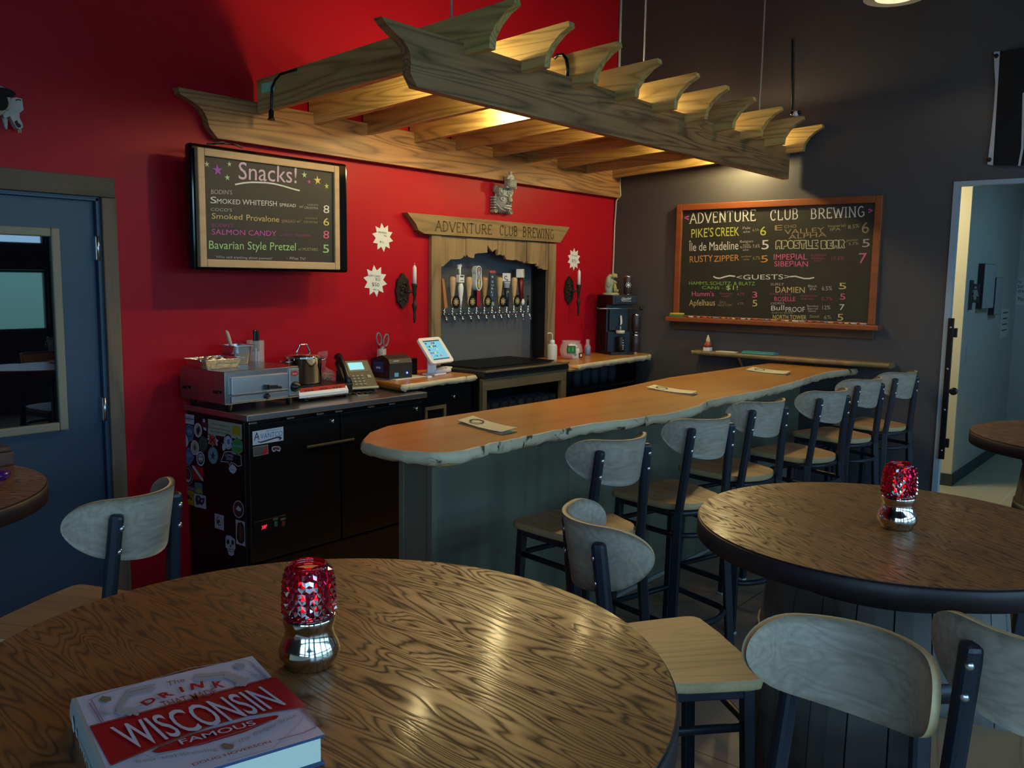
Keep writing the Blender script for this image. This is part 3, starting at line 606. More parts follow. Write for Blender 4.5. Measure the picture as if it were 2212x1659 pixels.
# ------------------------------------------------------------------ back counter
FX0, FX1, FY0, FZ = 2.325, 3.50, 3.455, 1.012
fr_ = thing('under_counter_cooler', 'black under counter cooler with steel top and many stickers', 'cooler', (2.9, 3.7, 0))
M_FRIDGE = mat('cooler_black', (.006, .006, .007), .3)
MB().b2((FX0+.015, FY0+.03, .06), (FX1-.015, YW-.012, FZ-.03), .006).build('body', M_FRIDGE, fr_, world=True)
MB().b2((FX0, FY0-.02, FZ-.03), (FX1, YW-.004, FZ), .004).build('steel_top', M_STEEL, fr_, world=True)
for xa, xb in ((FX0+.02, 2.885), (2.895, FX1-.02)):
    d_ = MB().b2((xa, FY0, .30), (xb, FY0+.03, FZ-.05), .006).build('door', M_FRIDGE, fr_, world=True)
    xm = (xa+xb)/2+.02
    hA = onY(662, 966, FY0); hB = onY(764, 945, FY0); xo = (xa-2.345); MB().b2((hA.x+xo, FY0-.008, hA.z-.006), (hB.x+xo, FY0+.001, hA.z+.006), .003).build('handle', mat('dark_recess', (.09, .085, .05), .4), d_, world=True)
    MB().lathe([(0, -.012), (.010, -.010), (.011, 0)], 12, (xb-.05, FY0, .925), axis='Y').build('lock', M_CHROME, d_, world=True)
MB().b2((FX0+.02, FY0+.005, .07), (FX1-.02, FY0+.03, .29), .004).build('grille', M_FRIDGE, fr_, world=True)
q = onY(568, 1139, FY0); MB().b2((q.x-.05, FY0-.004, q.z-.02), (q.x+.13, FY0+.001, q.z+.035), .003).build('control_panel', M_BLACK, fr_, world=True)
b = MB(); text(b, '38F', (q.x-.012, FY0-.0052, q.z-.008), (q.x+.018, FY0-.0052, q.z-.006), (q.x-.01, FY0-.0052, q.z+.010)); b.build('red_readout', mat('led_red', (.5, .0, .02), .5, emit=(1, .03, .08), es=1.6), fr_, world=True)
for i, k in enumerate(('switch_green', 'switch_red')):
    q2 = onY((594, 610)[i], 1131, FY0); MB().b2((q2.x-.009, FY0-.009, q2.z-.012), (q2.x+.009, FY0-.004, q2.z+.012), .002).build('switch', mat(k, [(.02, .16, .09), (.12, .03, .03)][i], .4), fr_, world=True)
    MB().b2((q2.x-.014, FY0-.0055, q2.z+.018), (q2.x+.014, FY0-.004, q2.z+.028)).build('switch_label', mat('dim_label', (.1, .1, .09), .7), fr_, world=True)
for px in (544, 626, 690, 730, 800, 845):
    h = onY(px, 914-.14*(px-534)+6, FY0); MB().b2((h.x-.022, FY0-.01, FZ-.046), (h.x+.022, FY0, FZ-.036), .003).build('hinge', M_STEEL, fr_, world=True)
# stickers: side panel plane x = SX, front plane y = FY0
SX = FX0+.015
def sside(q, k=0): p = onX(q[0], q[1], SX-.0015-k*.0004); return p
def sfront(q, k=0): p = onY(q[0], q[1], FY0-.0015-k*.0004); return p
ZS = lambda X, Y: (370+X*.22901, 860+Y*.22905)
ST = dict(w=(.50, .56, .66), b=(.06, .20, .42), lb=(.12, .33, .40), g=(.02, .10, .06), lg=(.05, .30, .06), r=(.45, .02, .02), y=(.45, .34, .02), k=(.01, .01, .012), c=(.40, .44, .34), o=(.55, .10, .04), m=(.10, .03, .04), t=(.10, .22, .24), n=(.03, .035, .06), br=(.14, .06, .03), gy=(.10, .10, .11))
def SM(k): return mat('sticker_'+k, ST[k], .45)
def sticker(layers, texts=(), f=sside, label=None):
    b = MB(); ks = []
    def mi(k):
        if k not in ks: ks.append(k)
        return ks.index(k)
    for i, (shape, k) in enumerate(layers):
        if shape[0] == 'o':
            _, X, Y, rx, ry = shape; b.poly([f(ZS(X+rx*math.cos(2*PI*j/22), Y+ry*math.sin(2*PI*j/22)+(.16 if f is sside else -.16)*rx*math.cos(2*PI*j/22)), i) for j in range(22)], mi(k))
        else: b.poly([f(ZS(*q), i) for q in shape[1]], mi(k))
    n = len(layers)
    for body, xa, ya, xb, yb, h, k in texts: text(b, body, f(ZS(xa, ya), n), f(ZS(xb, yb), n), f(ZS(xa, ya-h), n), mi(k))
    o = b.build('sticker', [SM(k) for k in ks], fr_, world=True)
    if label: o['label'] = label
P_ = lambda *q: ('p', q); O_ = lambda *q: ('o',)+q
sticker([(P_((90, 143), (215, 160), (215, 252), (90, 230)), 'w'), (P_((95, 180), (212, 198), (212, 206), (95, 188)), 'n')], [("SALOON", 120, 178, 185, 190, 14, 'n'), ("CLUB", 125, 208, 180, 216, 12, 'n')], label='white rectangular sticker')
sticker([(P_((170, 250), (205, 265), (215, 330), (205, 400), (170, 412), (140, 390), (132, 310), (142, 258)), 'b'), (O_(172, 318, 34, 50), 'n'), (O_(172, 318, 28, 42), 'b')], [("CRYO", 148, 325, 198, 332, 26, 'w')], label='blue badge sticker')
sticker([(O_(252, 302, 38, 68), 'w'), (O_(252, 302, 30, 56), 'c'), (P_((235, 290), (262, 262), (275, 300), (255, 350), (240, 330)), 'n')], label='pale oval sticker')
sticker([(P_((293, 193), (322, 196), (322, 232), (350, 238), (350, 270), (332, 310), (300, 300), (288, 235)), 'm'), (P_((298, 196), (318, 200), (318, 230), (298, 226)), 'w'), (P_((300, 275), (316, 278), (330, 285), (330, 308), (310, 300)), 'w')], label='dark red sticker')
sticker([(P_((345, 195), (665, 250), (667, 392), (345, 338)), 'c'), (P_((575, 255), (652, 268), (652, 352), (575, 340)), 'y')], [("I will remember to", 375, 245, 540, 275, 16, 'gy'), ("love you beer, for a week", 355, 280, 560, 318, 16, 'gy'), ("bacon given so happy", 375, 315, 540, 345, 16, 'gy')], label='large pale green sticker')
sticker([(O_(128, 398, 37, 66), 'w'), (O_(128, 398, 30, 55), 'w')], label='pale lilac oval sticker')
sticker([(O_(222, 467, 40, 70), 'w'), (O_(222, 467, 33, 60), 'c'), (P_((222, 430), (238, 470), (222, 500), (206, 466)), 'gy')], label='pale round sticker with a leaf')
sticker([(P_((290, 353), (330, 380), (348, 420), (340, 470), (300, 510), (268, 480), (258, 400)), 'g'), (P_((290, 375), (320, 395), (333, 425), (326, 462), (300, 488), (278, 468), (270, 405)), 'gy'), (P_((290, 380), (317, 398), (329, 426), (322, 460), (300, 482), (281, 466), (274, 408)), 'g')], label='dark green polygon sticker')
sticker([(P_((340, 345), (372, 352), (388, 335), (400, 350), (425, 345), (422, 380), (445, 400), (432, 420), (438, 450), (405, 440), (390, 455), (378, 435), (350, 430), (355, 400), (335, 385), (350, 372)), 'w'), (O_(388, 398, 34, 50), 'o'), (P_((355, 355), (362, 352), (425, 440), (418, 446)), 'n'), (P_((420, 352), (427, 358), (362, 432), (355, 426)), 'n')], [("HOG", 362, 400, 412, 410, 18, 'r')], label='orange round sticker with crossed tools')
sticker([(P_((160, 455), (195, 500), (218, 560), (190, 610), (170, 635), (140, 610), (105, 530), (140, 500)), 'b'), (O_(162, 545, 34, 55), 'n'), (O_(162, 545, 31, 51), 'b')], [("OUTER TREK", 130, 543, 195, 552, 15, 'w')], label='blue diamond sticker')
sticker([(O_(276, 571, 39, 70), 'w'), (O_(276, 571, 30, 56), 'n'), (O_(276, 565, 22, 40), 'w'), (O_(268, 552, 5, 8), 'n'), (O_(285, 556, 5, 8), 'n'), (P_((262, 585), (290, 590), (276, 602)), 'n')], label='white round sticker with a face')
sticker([(O_(393, 540, 48, 82), 't'), (O_(393, 540, 42, 74), 'lb'), (P_((393, 500), (405, 535), (425, 540), (402, 550), (410, 590), (390, 560), (372, 585), (382, 548), (365, 530), (385, 532)), 'n')], label='teal oval sticker')
sticker([(P_((470, 415), (485, 420), (485, 435), (470, 430)), 'gy'), (P_((485, 430), (505, 432), (512, 480), (490, 500), (478, 470)), 'w')], label='small white figure sticker')
sticker([(O_(536, 412, 41, 72), 'w'), (O_(536, 412, 34, 62), 'b'), (O_(536, 412, 30, 56), 'w'), (P_((525, 395), (550, 385), (552, 430), (530, 440)), 'b')], label='white and blue round sticker')
sticker([(P_((620, 372), (670, 415), (672, 500), (625, 540), (570, 505), (570, 420)), 'c'), (P_((620, 378), (667, 418), (669, 497), (625, 533), (574, 502), (574, 424)), 'lg'), (P_((576, 438), (668, 450), (668, 470), (576, 456)), 'lb')], label='green hexagon sticker with a pale bar')
sticker([(P_((500, 505), (560, 500), (580, 518), (660, 540), (665, 640), (625, 645), (600, 625), (565, 610), (550, 640), (535, 605), (465, 600)), 'w'), (P_((503, 512), (558, 507), (578, 524), (655, 545), (659, 634), (627, 639), (602, 619), (563, 604), (549, 632), (537, 600), (472, 594)), 'k')], [("COPPER", 506, 545, 585, 562, 26, 'w'), ("CROW", 515, 580, 580, 592, 26, 'w')], label='black sticker reading COPPER CROW')
sticker([(P_((575, 622), (600, 640), (618, 670), (605, 700), (580, 715), (555, 695), (540, 665), (555, 640)), 'w')], [("maple", 548, 672, 605, 685, 14, 'b')], label='pale blue sticker')
sticker([(O_(153, 726, 52, 92), 'c'), (O_(153, 726, 49, 88), 'n'), (O_(153, 726, 36, 66), 'w'), (O_(153, 720, 31, 58), 'm'), (P_((140, 760), (160, 770), (170, 795), (150, 790)), 'w')], label='dark oval sticker with a portrait roundel')
sticker([(P_((195, 632), (300, 655), (302, 782), (205, 762)), 'r'), (P_((195, 632), (215, 640), (302, 768), (302, 785), (285, 775), (198, 650)), 'w')], label='red sticker with a white diagonal stripe')
sticker([(P_((112, 815), (215, 838), (217, 885), (170, 870), (165, 858), (115, 848)), 'gy')], [("Tree Mount", 118, 845, 213, 868, 22, 'w')], label='small script sticker')
sticker([(P_((222, 792), (290, 805), (298, 912), (218, 892)), 't'), (P_((232, 885), (240, 860), (262, 850), (282, 868), (287, 893)), 'y')], label='teal sticker with yellow sun')
sticker([(P_((112, 855), (213, 880), (213, 1015), (115, 990)), 'y'), (O_(142, 938, 9, 14), 'k'), (O_(163, 935, 11, 20), 'k'), (O_(186, 950, 9, 14), 'k')], [("BELLS", 122, 905, 205, 928, 28, 'br'), ("BREWERY", 125, 985, 203, 1003, 12, 'br')], label='yellow square sticker')
sticker([(P_((215, 898), (326, 922), (330, 1048), (218, 1022)), 'w'), (P_((230, 920), (260, 915), (285, 945), (315, 940), (310, 985), (290, 1010), (270, 1000), (240, 1010), (228, 965)), 'n'), (P_((250, 935), (268, 945), (258, 965)), 'w'), (P_((280, 960), (298, 965), (285, 985)), 'w')], label='white square sticker with navy print')
sticker([(O_(634, 1048, 51, 82), 'w'), (O_(634, 1048, 45, 74), 'm'), (P_((608, 1045), (630, 1015), (660, 1045), (655, 1068), (625, 1060)), 'w')], label='maroon oval sticker')
sticker([(P_((409, 1085), (495, 1108), (497, 1250), (410, 1222)), 'w'), (O_(453, 1158, 28, 44), 'gy'), (O_(457, 1156, 22, 37), 'w'), (P_((432, 1160), (452, 1140), (462, 1170), (440, 1185)), 'n')], label='white sticker with a round drawing')
sticker([(P_((606, 1143), (693, 1168), (699, 1400), (612, 1372)), 'w'), (P_((630, 1175), (665, 1170), (685, 1210), (690, 1350), (665, 1375), (635, 1360), (618, 1320), (620, 1210)), 'k'), (P_((640, 1190), (660, 1190), (675, 1240), (672, 1330), (655, 1355), (640, 1335), (630, 1250)), 'br')], label='tall white sticker with brown shape')
sticker([(P_((525, 1292), (560, 1298), (600, 1335), (606, 1420), (590, 1440), (592, 1475), (570, 1490), (540, 1475), (528, 1425), (512, 1400), (512, 1310)), 'w'), (O_(535, 1355, 14, 24), 'n'), (O_(578, 1362, 14, 24), 'n'), (P_((550, 1392), (560, 1380), (568, 1400), (558, 1408)), 'n'), (P_((530, 1418), (590, 1428), (590, 1434), (530, 1424)), 'n'), (P_((532, 1438), (588, 1450), (588, 1454), (532, 1443)), 'n')], label='white decorated skull sticker')
sticker([(P_((765, 316), (1057, 268), (1058, 398), (768, 448)), 'w'), (P_((812, 405), (840, 412), (990, 365), (1030, 360), (1045, 378), (1030, 392), (1012, 395), (1020, 380), (1000, 376), (850, 422), (822, 418)), 'n')], [("A", 780, 400, 832, 390, 78, 'n'), ("VANTCO", 842, 385, 1050, 352, 50, 'b'), ("REFRIGERATION", 895, 318, 1045, 292, 14, 'lb')], sfront, 'white maker plate with blue lettering')
sticker([(P_((770, 462), (912, 438), (916, 525), (776, 554)), 'c'), (P_((773, 466), (909, 442), (912, 522), (779, 549)), 'gy'), (P_((909, 442), (912, 522), (845, 536)), 'r')], (), sfront, 'grey and red sticker')
sticker([(P_((950, 462), (975, 455), (1015, 455), (1033, 470), (1025, 500), (1010, 502), (990, 490), (970, 508), (955, 500), (947, 480)), 'w'), (P_((956, 467), (976, 461), (1012, 461), (1026, 472), (1020, 492), (990, 484), (968, 498), (954, 482)), 'm')], (), sfront, 'small animal shaped sticker')
# steel snack oven
OZ0, OZ1, ox0, ox1, oy0, oy1 = 1.05, 1.205, 2.295, 2.715, 3.56, 3.945
ov = thing('countertop_oven', 'stainless countertop pizza oven on the left end of the cooler', 'oven', (2.5, 3.75, FZ))
MB().b2((ox0, oy0+.002, OZ0), (ox1, oy1, OZ1), .003).build('housing', mat('oven_steel', (.42, .42, .44), .25, 1), ov, world=True)
xc = ox1-.062
dr = MB().b2((ox0+.03, oy0-.012, OZ0+.045), (xc-.012, oy0+.002, OZ1-.028), .003).build('door', M_STEEL, ov, world=True)
p = onY(587, 838, oy0-.03); MB().b2((p.x-.035, oy0-.035, p.z-.006), (p.x-.012, oy0-.008, p.z+.018), .003).bar((p.x-.022, oy0-.034, p.z+.008), (p.x+.03, oy0-.036, p.z+.004), .014, .018).bar((p.x+.025, oy0-.036, p.z+.004), (p.x+.052, oy0-.036, p.z-.002), .012, .012).build('handle', M_BLACK, dr, world=True)
MB().b2((xc, oy0-.006, OZ0+.012), (ox1-.004, oy0+.002, OZ1-.01), .002).build('control_panel', M_STEEL, ov, world=True)
MB().lathe([(.0, -.03), (.017, -.03), (.021, -.008), (.026, -.006), (.026, 0)], 20, ((xc+ox1)/2, oy0-.006, OZ0+.055), axis='Y').build('dial', M_BLACK, ov, world=True)
b = MB(); disc(b, ((xc+ox1)/2, oy0-.0072, OZ1-.035), (1, 0, 0), (0, 0, 1), .022, 0, 20, .014); text(b, 'hot', ((xc+ox1)/2-.012, oy0-.0078, OZ1-.040), ((xc+ox1)/2+.012, oy0-.0078, OZ1-.040), ((xc+ox1)/2-.012, oy0-.0078, OZ1-.029), 1); b.build('maker_badge', [mat('badge_red', (.45, .02, .02), .5), M_WHITE], ov, world=True)
MB().b2((ox0+.03, oy0-.008, OZ0+.008), (xc-.01, oy0-.002, OZ0+.036), .002).build('crumb_tray', M_STEEL, ov, world=True)
MB().lathe([(0, -.016), (.014, -.014), (.014, -.004), (.006, 0)], 14, (ox0+.22, oy0-.006, OZ0+.024), axis='Y').build('tray_knob', M_BLACK, ov, world=True)
for x in (ox0+.04, ox1-.04):
    for y in (oy0+.03, oy1-.05): MB().lathe([(.013, FZ), (.016, OZ0-.005), (.016, OZ0+.001)], 12, (x, y, 0)).build('foot', M_BLACK, ov, world=True)
for y in (oy0+.06, oy1-.06): MB().b2((ox0-.012, y-.025, OZ0+.05), (ox0-.001, y+.025, OZ0+.062), .004).build('side_clip', M_BLACK, ov, world=True)
# foil tray with food
p = onZ(462, 797, OZ1); M_FOIL = mat('foil', (.72, .72, .72), .24, 1, noise=.1, nscale=40, bump=.6)
ft = thing('foil_tray', 'crinkled foil tray on top of the steel oven', 'tray', (2.375, 3.775, OZ1), 0.0)
def rrect(w, d, r, z, n=5):
    o = []
    for cx, cy, a in ((w/2-r, d/2-r, 0), (-w/2+r, d/2-r, PI/2), (-w/2+r, -d/2+r, PI), (w/2-r, -d/2+r, 1.5*PI)):
        for i in range(n+1): o.append(Vector((cx+r*math.cos(a+PI/2*i/n), cy+r*math.sin(a+PI/2*i/n), z)))
    return o
def rings(mb, rs, m=0, capb=True, capt=False, smooth=False):
    n = len(rs[0]); vs = [p for r in rs for p in r]
    mb.add(vs, [[i*n+j, i*n+(j+1) % n, (i+1)*n+(j+1) % n, (i+1)*n+j] for i in range(len(rs)-1) for j in range(n)], m, smooth)
    if capb: mb.add(rs[0], [list(range(n))[::-1]], m)
    if capt: mb.add(rs[-1], [list(range(n))], m)
def jig(r, a): return [p+Vector((R.uniform(-a, a), R.uniform(-a, a), R.uniform(-a, a)*.7)) for p in r]
b = MB(); rings(b, [rrect(.19, .14, .02, .001), jig(rrect(.205, .155, .02, .02), .002), jig(rrect(.22, .17, .02, .042), .002), jig(rrect(.245, .195, .025, .044), .003), jig(rrect(.246, .197, .025, .048), .003), jig(rrect(.222, .172, .02, .047), .002), rrect(.195, .145, .02, .006)], capt=True); b.build('pan', M_FOIL, ft)
b = MB()
for i in range(16): b.ball((R.uniform(-.06, .06), R.uniform(-.04, .04), .025+R.uniform(-.006, .008)), R.uniform(.014, .024), n=9, k=6)
fo = b.build('foil_wrapping', mat('crumpled_foil', (.55, .56, .55), .35, .8, bump=.6, nscale=60), ft)
# steel insert pan with brush
sp = thing('steam_pan', 'deep narrow steel insert pan behind the foil tray', 'pan', (2.555, 3.85, OZ1))
b = MB(); rings(b, [rrect(.085, .10, .02, .001), rrect(.098, .125, .02, .06), rrect(.102, .13, .02, .092), rrect(.125, .16, .02, .094), rrect(.125, .16, .02, .098), rrect(.096, .124, .02, .096), rrect(.08, .10, .02, .004)], capt=True); b.build('pan', M_STEEL, sp)
bs = thing('pastry_brush', 'pale wooden handled brush standing in the steel insert pan', 'brush', (2.52, 3.845, OZ1+.012))
MB().tube([(0.02, 0, .0), (.006, 0, .06), (-.012, 0, .12), (-.022, 0, .15), (-.026, 0, .16)], [.007, .007, .010, .009, .003], 10).build('handle', mat('pale_wood', (.55, .40, .26), .6), bs)
MB().box((.022, 0, -.004), (.024, .008, .016)).build('bristle', mat('bristle', (.4, .3, .2), .9), bs)
# clear jar with tongs
cj = thing('clear_jar', 'tall clear plastic container holding tongs behind the steel pan', 'container', (2.86, 3.90, OZ1-.06))
cj.location = (2.72, 3.93, FZ)
b = MB(); b.lathe([(.040, 0), (.044, .01), (.046, .30), (.044, .30), (.040, .012), (0, .010)], 20); b.build('wall', mat('thin_plastic', (.9, .92, .95), .03, alpha=.22), cj)
tg = thing('tongs', 'dark handled steel tongs standing in the clear container', 'tongs', (2.72, 3.93, FZ+.02))
b = MB(); b.bar((-.012, 0, .0), (.0, 0, .24), .006, .02); b.bar((.016, 0, .0), (.014, 0, .24), .006, .02); b.build('arm', M_STEEL, tg); MB().bar((-.002, 0, .22), (.004, 0, .335), .014, .026, bev=.005).bar((.014, 0, .22), (.012, 0, .335), .012, .026, bev=.005).build('grip', M_BLACK, tg)
# induction cooker and stock pot
ic = thing('induction_cooker', 'low black cooker with red control panel on the steel top', 'cooker', (2.95, 3.72, FZ))
iz = 1.083; MB().b2((2.77, 3.60, FZ+.012), (3.10, 3.93, iz), .008).build('body', M_BLACK, ic, world=True)
cp0, cp1, cp2, cp3 = onZ(649, 857, 1.045), onZ(742, 845, 1.045), onZ(735, 832, 1.07), onZ(656, 843, 1.07)
b = MB(); yA, yB = cp0.y, 3.605; xA, xB = 2.735, 3.055
b.prism([(xA, yA, 1.036), (xA, yA, 1.05), (xA, yB, 1.082), (xA, yB, 1.05)], (xB-xA, 0, 0)); b.build('panel_tray', M_WHITE, ic, world=True)
b = MB(); sl = lambda u, v, k=.0012: Vector((xA+.012+(xB-xA-.024)*u, yA+.006+(yB-yA-.01)*v, 1.0527+(1.082-1.05)*(.05+.93*v)+k))
b.poly([sl(0, 0), sl(1, 0), sl(1, 1), sl(0, 1)], 0)
for u in (.12, .19, .26, .74, .81, .88):
    b.poly([sl(u-.025, .35, .002), sl(u+.025, .35, .002), sl(u+.025, .62, .002), sl(u-.025, .62, .002)], 1)
b.poly([sl(.42, .4, .002), sl(.6, .4, .002), sl(.6, .62, .002), sl(.42, .62, .002)], 1); b.build('control_panel', [mat('red_panel', (.50, .025, .012), .4), mat('dark_key', (.10, .01, .01), .5)], ic, world=True)
for x in (2.80, 3.07):
    for y in (3.62, 3.9): MB().lathe([(.014, FZ), (.014, FZ+.013)], 10, (x, y, 0)).build('foot', M_BLACK, ic, world=True)
pt = thing('stock_pot', 'shiny steel stock pot with domed lid on the black cooker', 'pot', (2.92, 3.79, iz))
MB().lathe([(0, .0), (.090, .0), (.097, .008), (.097, .135), (.101, .139), (.097, .141), (.093, .139), (.09, .02), (0, .015)], 40).build('body', M_CHROME, pt)
lid = MB().lathe([(.100, .141), (.100, .145), (.06, .156), (0, .160)], 40).build('lid', M_CHROME, pt)
MB().tube([(-.045, 0, .155), (-.04, 0, .175), (-.022, 0, .205), (.022, 0, .205), (.04, 0, .175), (.045, 0, .155)], .0055, 10).build('lid_handle', M_CHROME, lid)
for s_ in (-1, 1): MB().tube([(s_*.094, -.035, .12), (s_*.125, -.035, .122), (s_*.14, 0, .122), (s_*.125, .035, .122), (s_*.094, .035, .12)], .005, 8).build('handle', M_CHROME, pt)
# bags
pb = thing('snack_bag', 'clear plastic bag of tan pretzels beside the stock pot', 'bag', (3.135, 3.85, FZ))
b = MB(); b.ball((0, 0, .062), (.060, .05, .062), n=18, k=12); b.tube([(-.01, 0, .115), (-.03, 0, .14), (-.035, 0, .16), (-.035, 0, .20), (-.03, .004, .225)], [.03, .012, .02, .034, .036], 9, caps=False, smooth=False, flat=.5); b.build('film', mat('bag_film', (.85, .85, .88), .12, alpha=.13), pb)
b = MB(); 
for i in range(26): a = R.uniform(0, 2*PI); r = R.uniform(0, .040); z = R.uniform(.03, .098); b.tube([(r*math.cos(a)+.012*math.cos(t_+a), r*math.sin(a)+.010*math.sin(t_), z+.006*math.sin(t_*2)) for t_ in [2*PI*q/8 for q in range(8)]], .0045, 6, closed=True)
o = b.build('pretzels', mat('pretzel', (.40, .21, .10), .6), pb); o['kind'] = 'stuff'
ky = thing('key_ring', 'small brass keys lying on the steel top by the phone', 'keys', (3.14, 3.60, FZ))
b = MB(); b.tube([(.012*math.cos(a), .012*math.sin(a), .002) for a in [2*PI*i/14 for i in range(14)]], .0015, 6, closed=True); b.build('ring', M_STEEL, ky)
for a in (.3, 1.2, -.7): MB().box((.03*math.cos(a), .03*math.sin(a), .003), (.035, .007, .002), rz=a).box((.016*math.cos(a), .016*math.sin(a), .003), (.016, .016, .002), rz=a).build('key', mat('brass', (.55, .38, .16), .3, 1), ky)
# desk phone
ph = thing('desk_phone', 'black office desk phone with lit screen at the end of the steel top', 'telephone', (3.225, 3.71, FZ), math.radians(-14))
tl = Euler((math.radians(48), 0, 0)); M_PH = mat('phone_grey', (.022, .022, .02), .45)
def T(x, y, z): return tl.to_matrix() @ Vector((x, y, z))+Vector((0, -.05, .03))
b = MB(); b.box(T(0, .09, 0), (.20, .19, .022), .006, rot=tl); b.build('body', M_PH, ph); MB().prism([(-.09, -.05, .0), (-.09, .09, .0), (-.09, .075, .12)], (.18, 0, 0)).build('stand', M_BLACK, ph)
b = MB(); b.poly([T(-.035, .115, .0125), T(.055, .115, .0125), T(.055, .165, .0125), T(-.035, .165, .0125)], 0); b.build('screen', mat('phone_screen', (.1, .4, .5), .3, emit=(.12, .55, .75), es=.75), ph)
MB().poly([T(-.05, .102, .0118), T(.085, .102, .0118), T(.085, .178, .0118), T(-.05, .178, .0118)]).build('screen_bezel', M_BLACK, ph)
for r_ in range(4):
    for c_ in range(3): MB().box(T(-.03+c_*.026, .072-r_*.019, .0125), (.017, .010, .004), .001, rot=tl).build('key', mat('phone_key', (.22, .21, .16), .5), ph)
MB().box(T(.065, .065, .0125), (.024, .022, .004), .004, rot=tl).build('navigation_key', mat('phone_nav', (.30, .28, .18), .5), ph)
b = MB(); b.tube([T(-.085, .0, .03), T(-.085, .05, .042), T(-.085, .1, .048), T(-.085, .16, .042), T(-.085, .2, .028)], [.022, .017, .016, .018, .024], 12); b.build('handset', M_BLACK, ph)
MB().box(T(.0, -.008, .008), (.20, .014, .012), .003, rot=tl).build('front_trim', mat('phone_trim', (.35, .33, .24), .5), ph)
MB().tube([(-.08+.012*math.cos(i*.9)+i*.0025, -.075+.012*math.sin(i*.9), .008+.004*math.sin(i*.45)) for i in range(64)], .004, 6).build('coiled_cord', M_BLACK, ph)
# live edge worktops
def slab(name, outline, zt, th, label, seed):
    """outline = [(x, y, live?)] counter clockwise from above; live sides bulge, carry bark pockets"""
    rr = random.Random(seed); b = MB(); P = []
    n = len(outline)
    for i in range(n):
        x, y, lv = outline[i]; x2, y2, _ = outline[(i+1) % n]; L = math.hypot(x2-x, y2-y); k = max(1, int(L/.03)) if lv else 1
        for j in range(k): P.append((Vector((x+(x2-x)*j/k, y+(y2-y)*j/k, 0)), lv))
    N_ = len(P); top = []; rings_ = [[], [], [], []]
    for i, (p, lv) in enumerate(P):
        t = (P[(i+1) % N_][0]-P[i-1][0]).normalized(); o = Vector((t.y, -t.x, 0)); w = (rr.uniform(-.006, .006) if lv else 0)
        g = rr.random()
        top.append(p+o*w+Vector((0, 0, zt)))
        for k, (dz, do) in enumerate(((-.004, .004), (-th*.45, .010 if lv else .004), (-th*.8, .002 if lv else .004), (-th, -.022 if lv else .0))):
            rings_[k].append(p+o*(w+do+(rr.uniform(-.006, .006) if lv and k else 0))+Vector((0, 0, zt+dz+(rr.uniform(-.005, .005) if lv and k > 1 else 0))))
    b.add(top, [list(range(N_))], 0)
    seq = [top]+rings_; vs = [p for r in seq for p in r]; pk = {}
    blk = 0
    for i in range(N_):
        rr.random()
        lv = P[i][1]; bark = lv and blk > 0; blk -= 1
        for k in range(4):
            b.add([vs[k*N_+i], vs[k*N_+(i+1) % N_], vs[(k+1)*N_+(i+1) % N_], vs[(k+1)*N_+i]], [[0, 3, 2, 1]], 0 if not lv else (2 if bark and k in (1, 2) else 1), lv)
    b.add(rings_[-1], [list(range(N_))[::-1]], 0)
    o = b.build(name, [M_BAR, M_LIVE, M_BARK])
    return tag(o, label, 'worktop')
WZ = 1.06
slab('live_edge_worktop', [(3.36, 3.50, 1), (3.6, 3.515, 1), (3.9, 3.53, 1), (4.02, 3.54, 1), (4.055, 3.58, 0), (4.055, YW-.004, 0), (3.46, YW-.004, 0)], WZ, .040, 'short live edge wooden worktop under the tablet till', 3)
slab('live_edge_worktop', [(4.965, 3.50, 0), (5.02, 3.47, 1), (5.3, 3.50, 1), (5.7, 3.53, 1), (6.16, 3.545, 0), (6.24, 3.60, 0), (6.24, YW-.004, 0), (4.965, YW-.004, 0)], WZ, .046, 'live edge wooden worktop right of the taps in the corner', 5)
cb = thing('base_cabinet', 'black base cabinet under the short live edge worktop', 'cabinet', (3.78, 3.8, 0))
MB().b2((3.505, 3.60, 0), (4.05, YW-.01, WZ-.056), .004).build('body', M_FRIDGE, cb, world=True)
MB().b2((3.515, 3.585, .62), (4.04, 3.60, .985), .004).build('door', M_FRIDGE, cb, world=True)
p = onY(980, 856, 3.585); MB().lathe([(0, -.012), (.010, -.010), (.011, 0)], 12, (p.x, 3.585, p.z), axis='Y').build('lock', M_CHROME, cb, world=True)
M_OLIVE = wood('olive_frame_wood', (.14, .105, .05), (.07, .05, .025), 'X', scale=5, bands=5, rough=.6, line=.3)
a = onY(917, 880, 3.583); d = onY(962, 900, 3.583); b = MB()
frame4(b, 'X', 3.575, 3.5851, a.x, d.x, d.z, a.z, .018, .018, .02, 0)
b.build('vent_frame', M_OLIVE, cb, world=True)
# drip counter with glass rack below
dc = thing('drip_counter', 'dark drip tray counter below the beer taps with glass shelves', 'counter', (4.5, 3.75, 0))
dx0, dx1, dy0, dz = 4.062, 4.955, 3.50, 1.078
b = MB(); b.b2((dx0, dy0, dz-.042), (dx1, YW-.002, dz), .002); b.b2((NX0+.001, YW-.003, dz-.042), (NX1-.36, NYB-.001, dz)); b.build('deck', mat('dark_deck', (.012, .012, .013), .35), dc, world=True)
MB().b2((dx0, dy0-.012, dz-.006), (dx1, dy0+.015, dz+.005), .002).build('front_strip', M_OLIVE, dc, world=True)
b = MB(); 
for i in range(40): x = dx0+.11+i*.0205; b.b2((x, dy0+.14, dz), (x+.008, YW+.08, dz+.008))
b.b2((dx0+.08, dy0+.13, dz), (dx1-.03, dy0+.14, dz+.014)); b.build('drip_grate', mat('black_grate', (.02, .02, .02), .3, .6), dc, world=True)
b = MB(); z1 = dz-.045
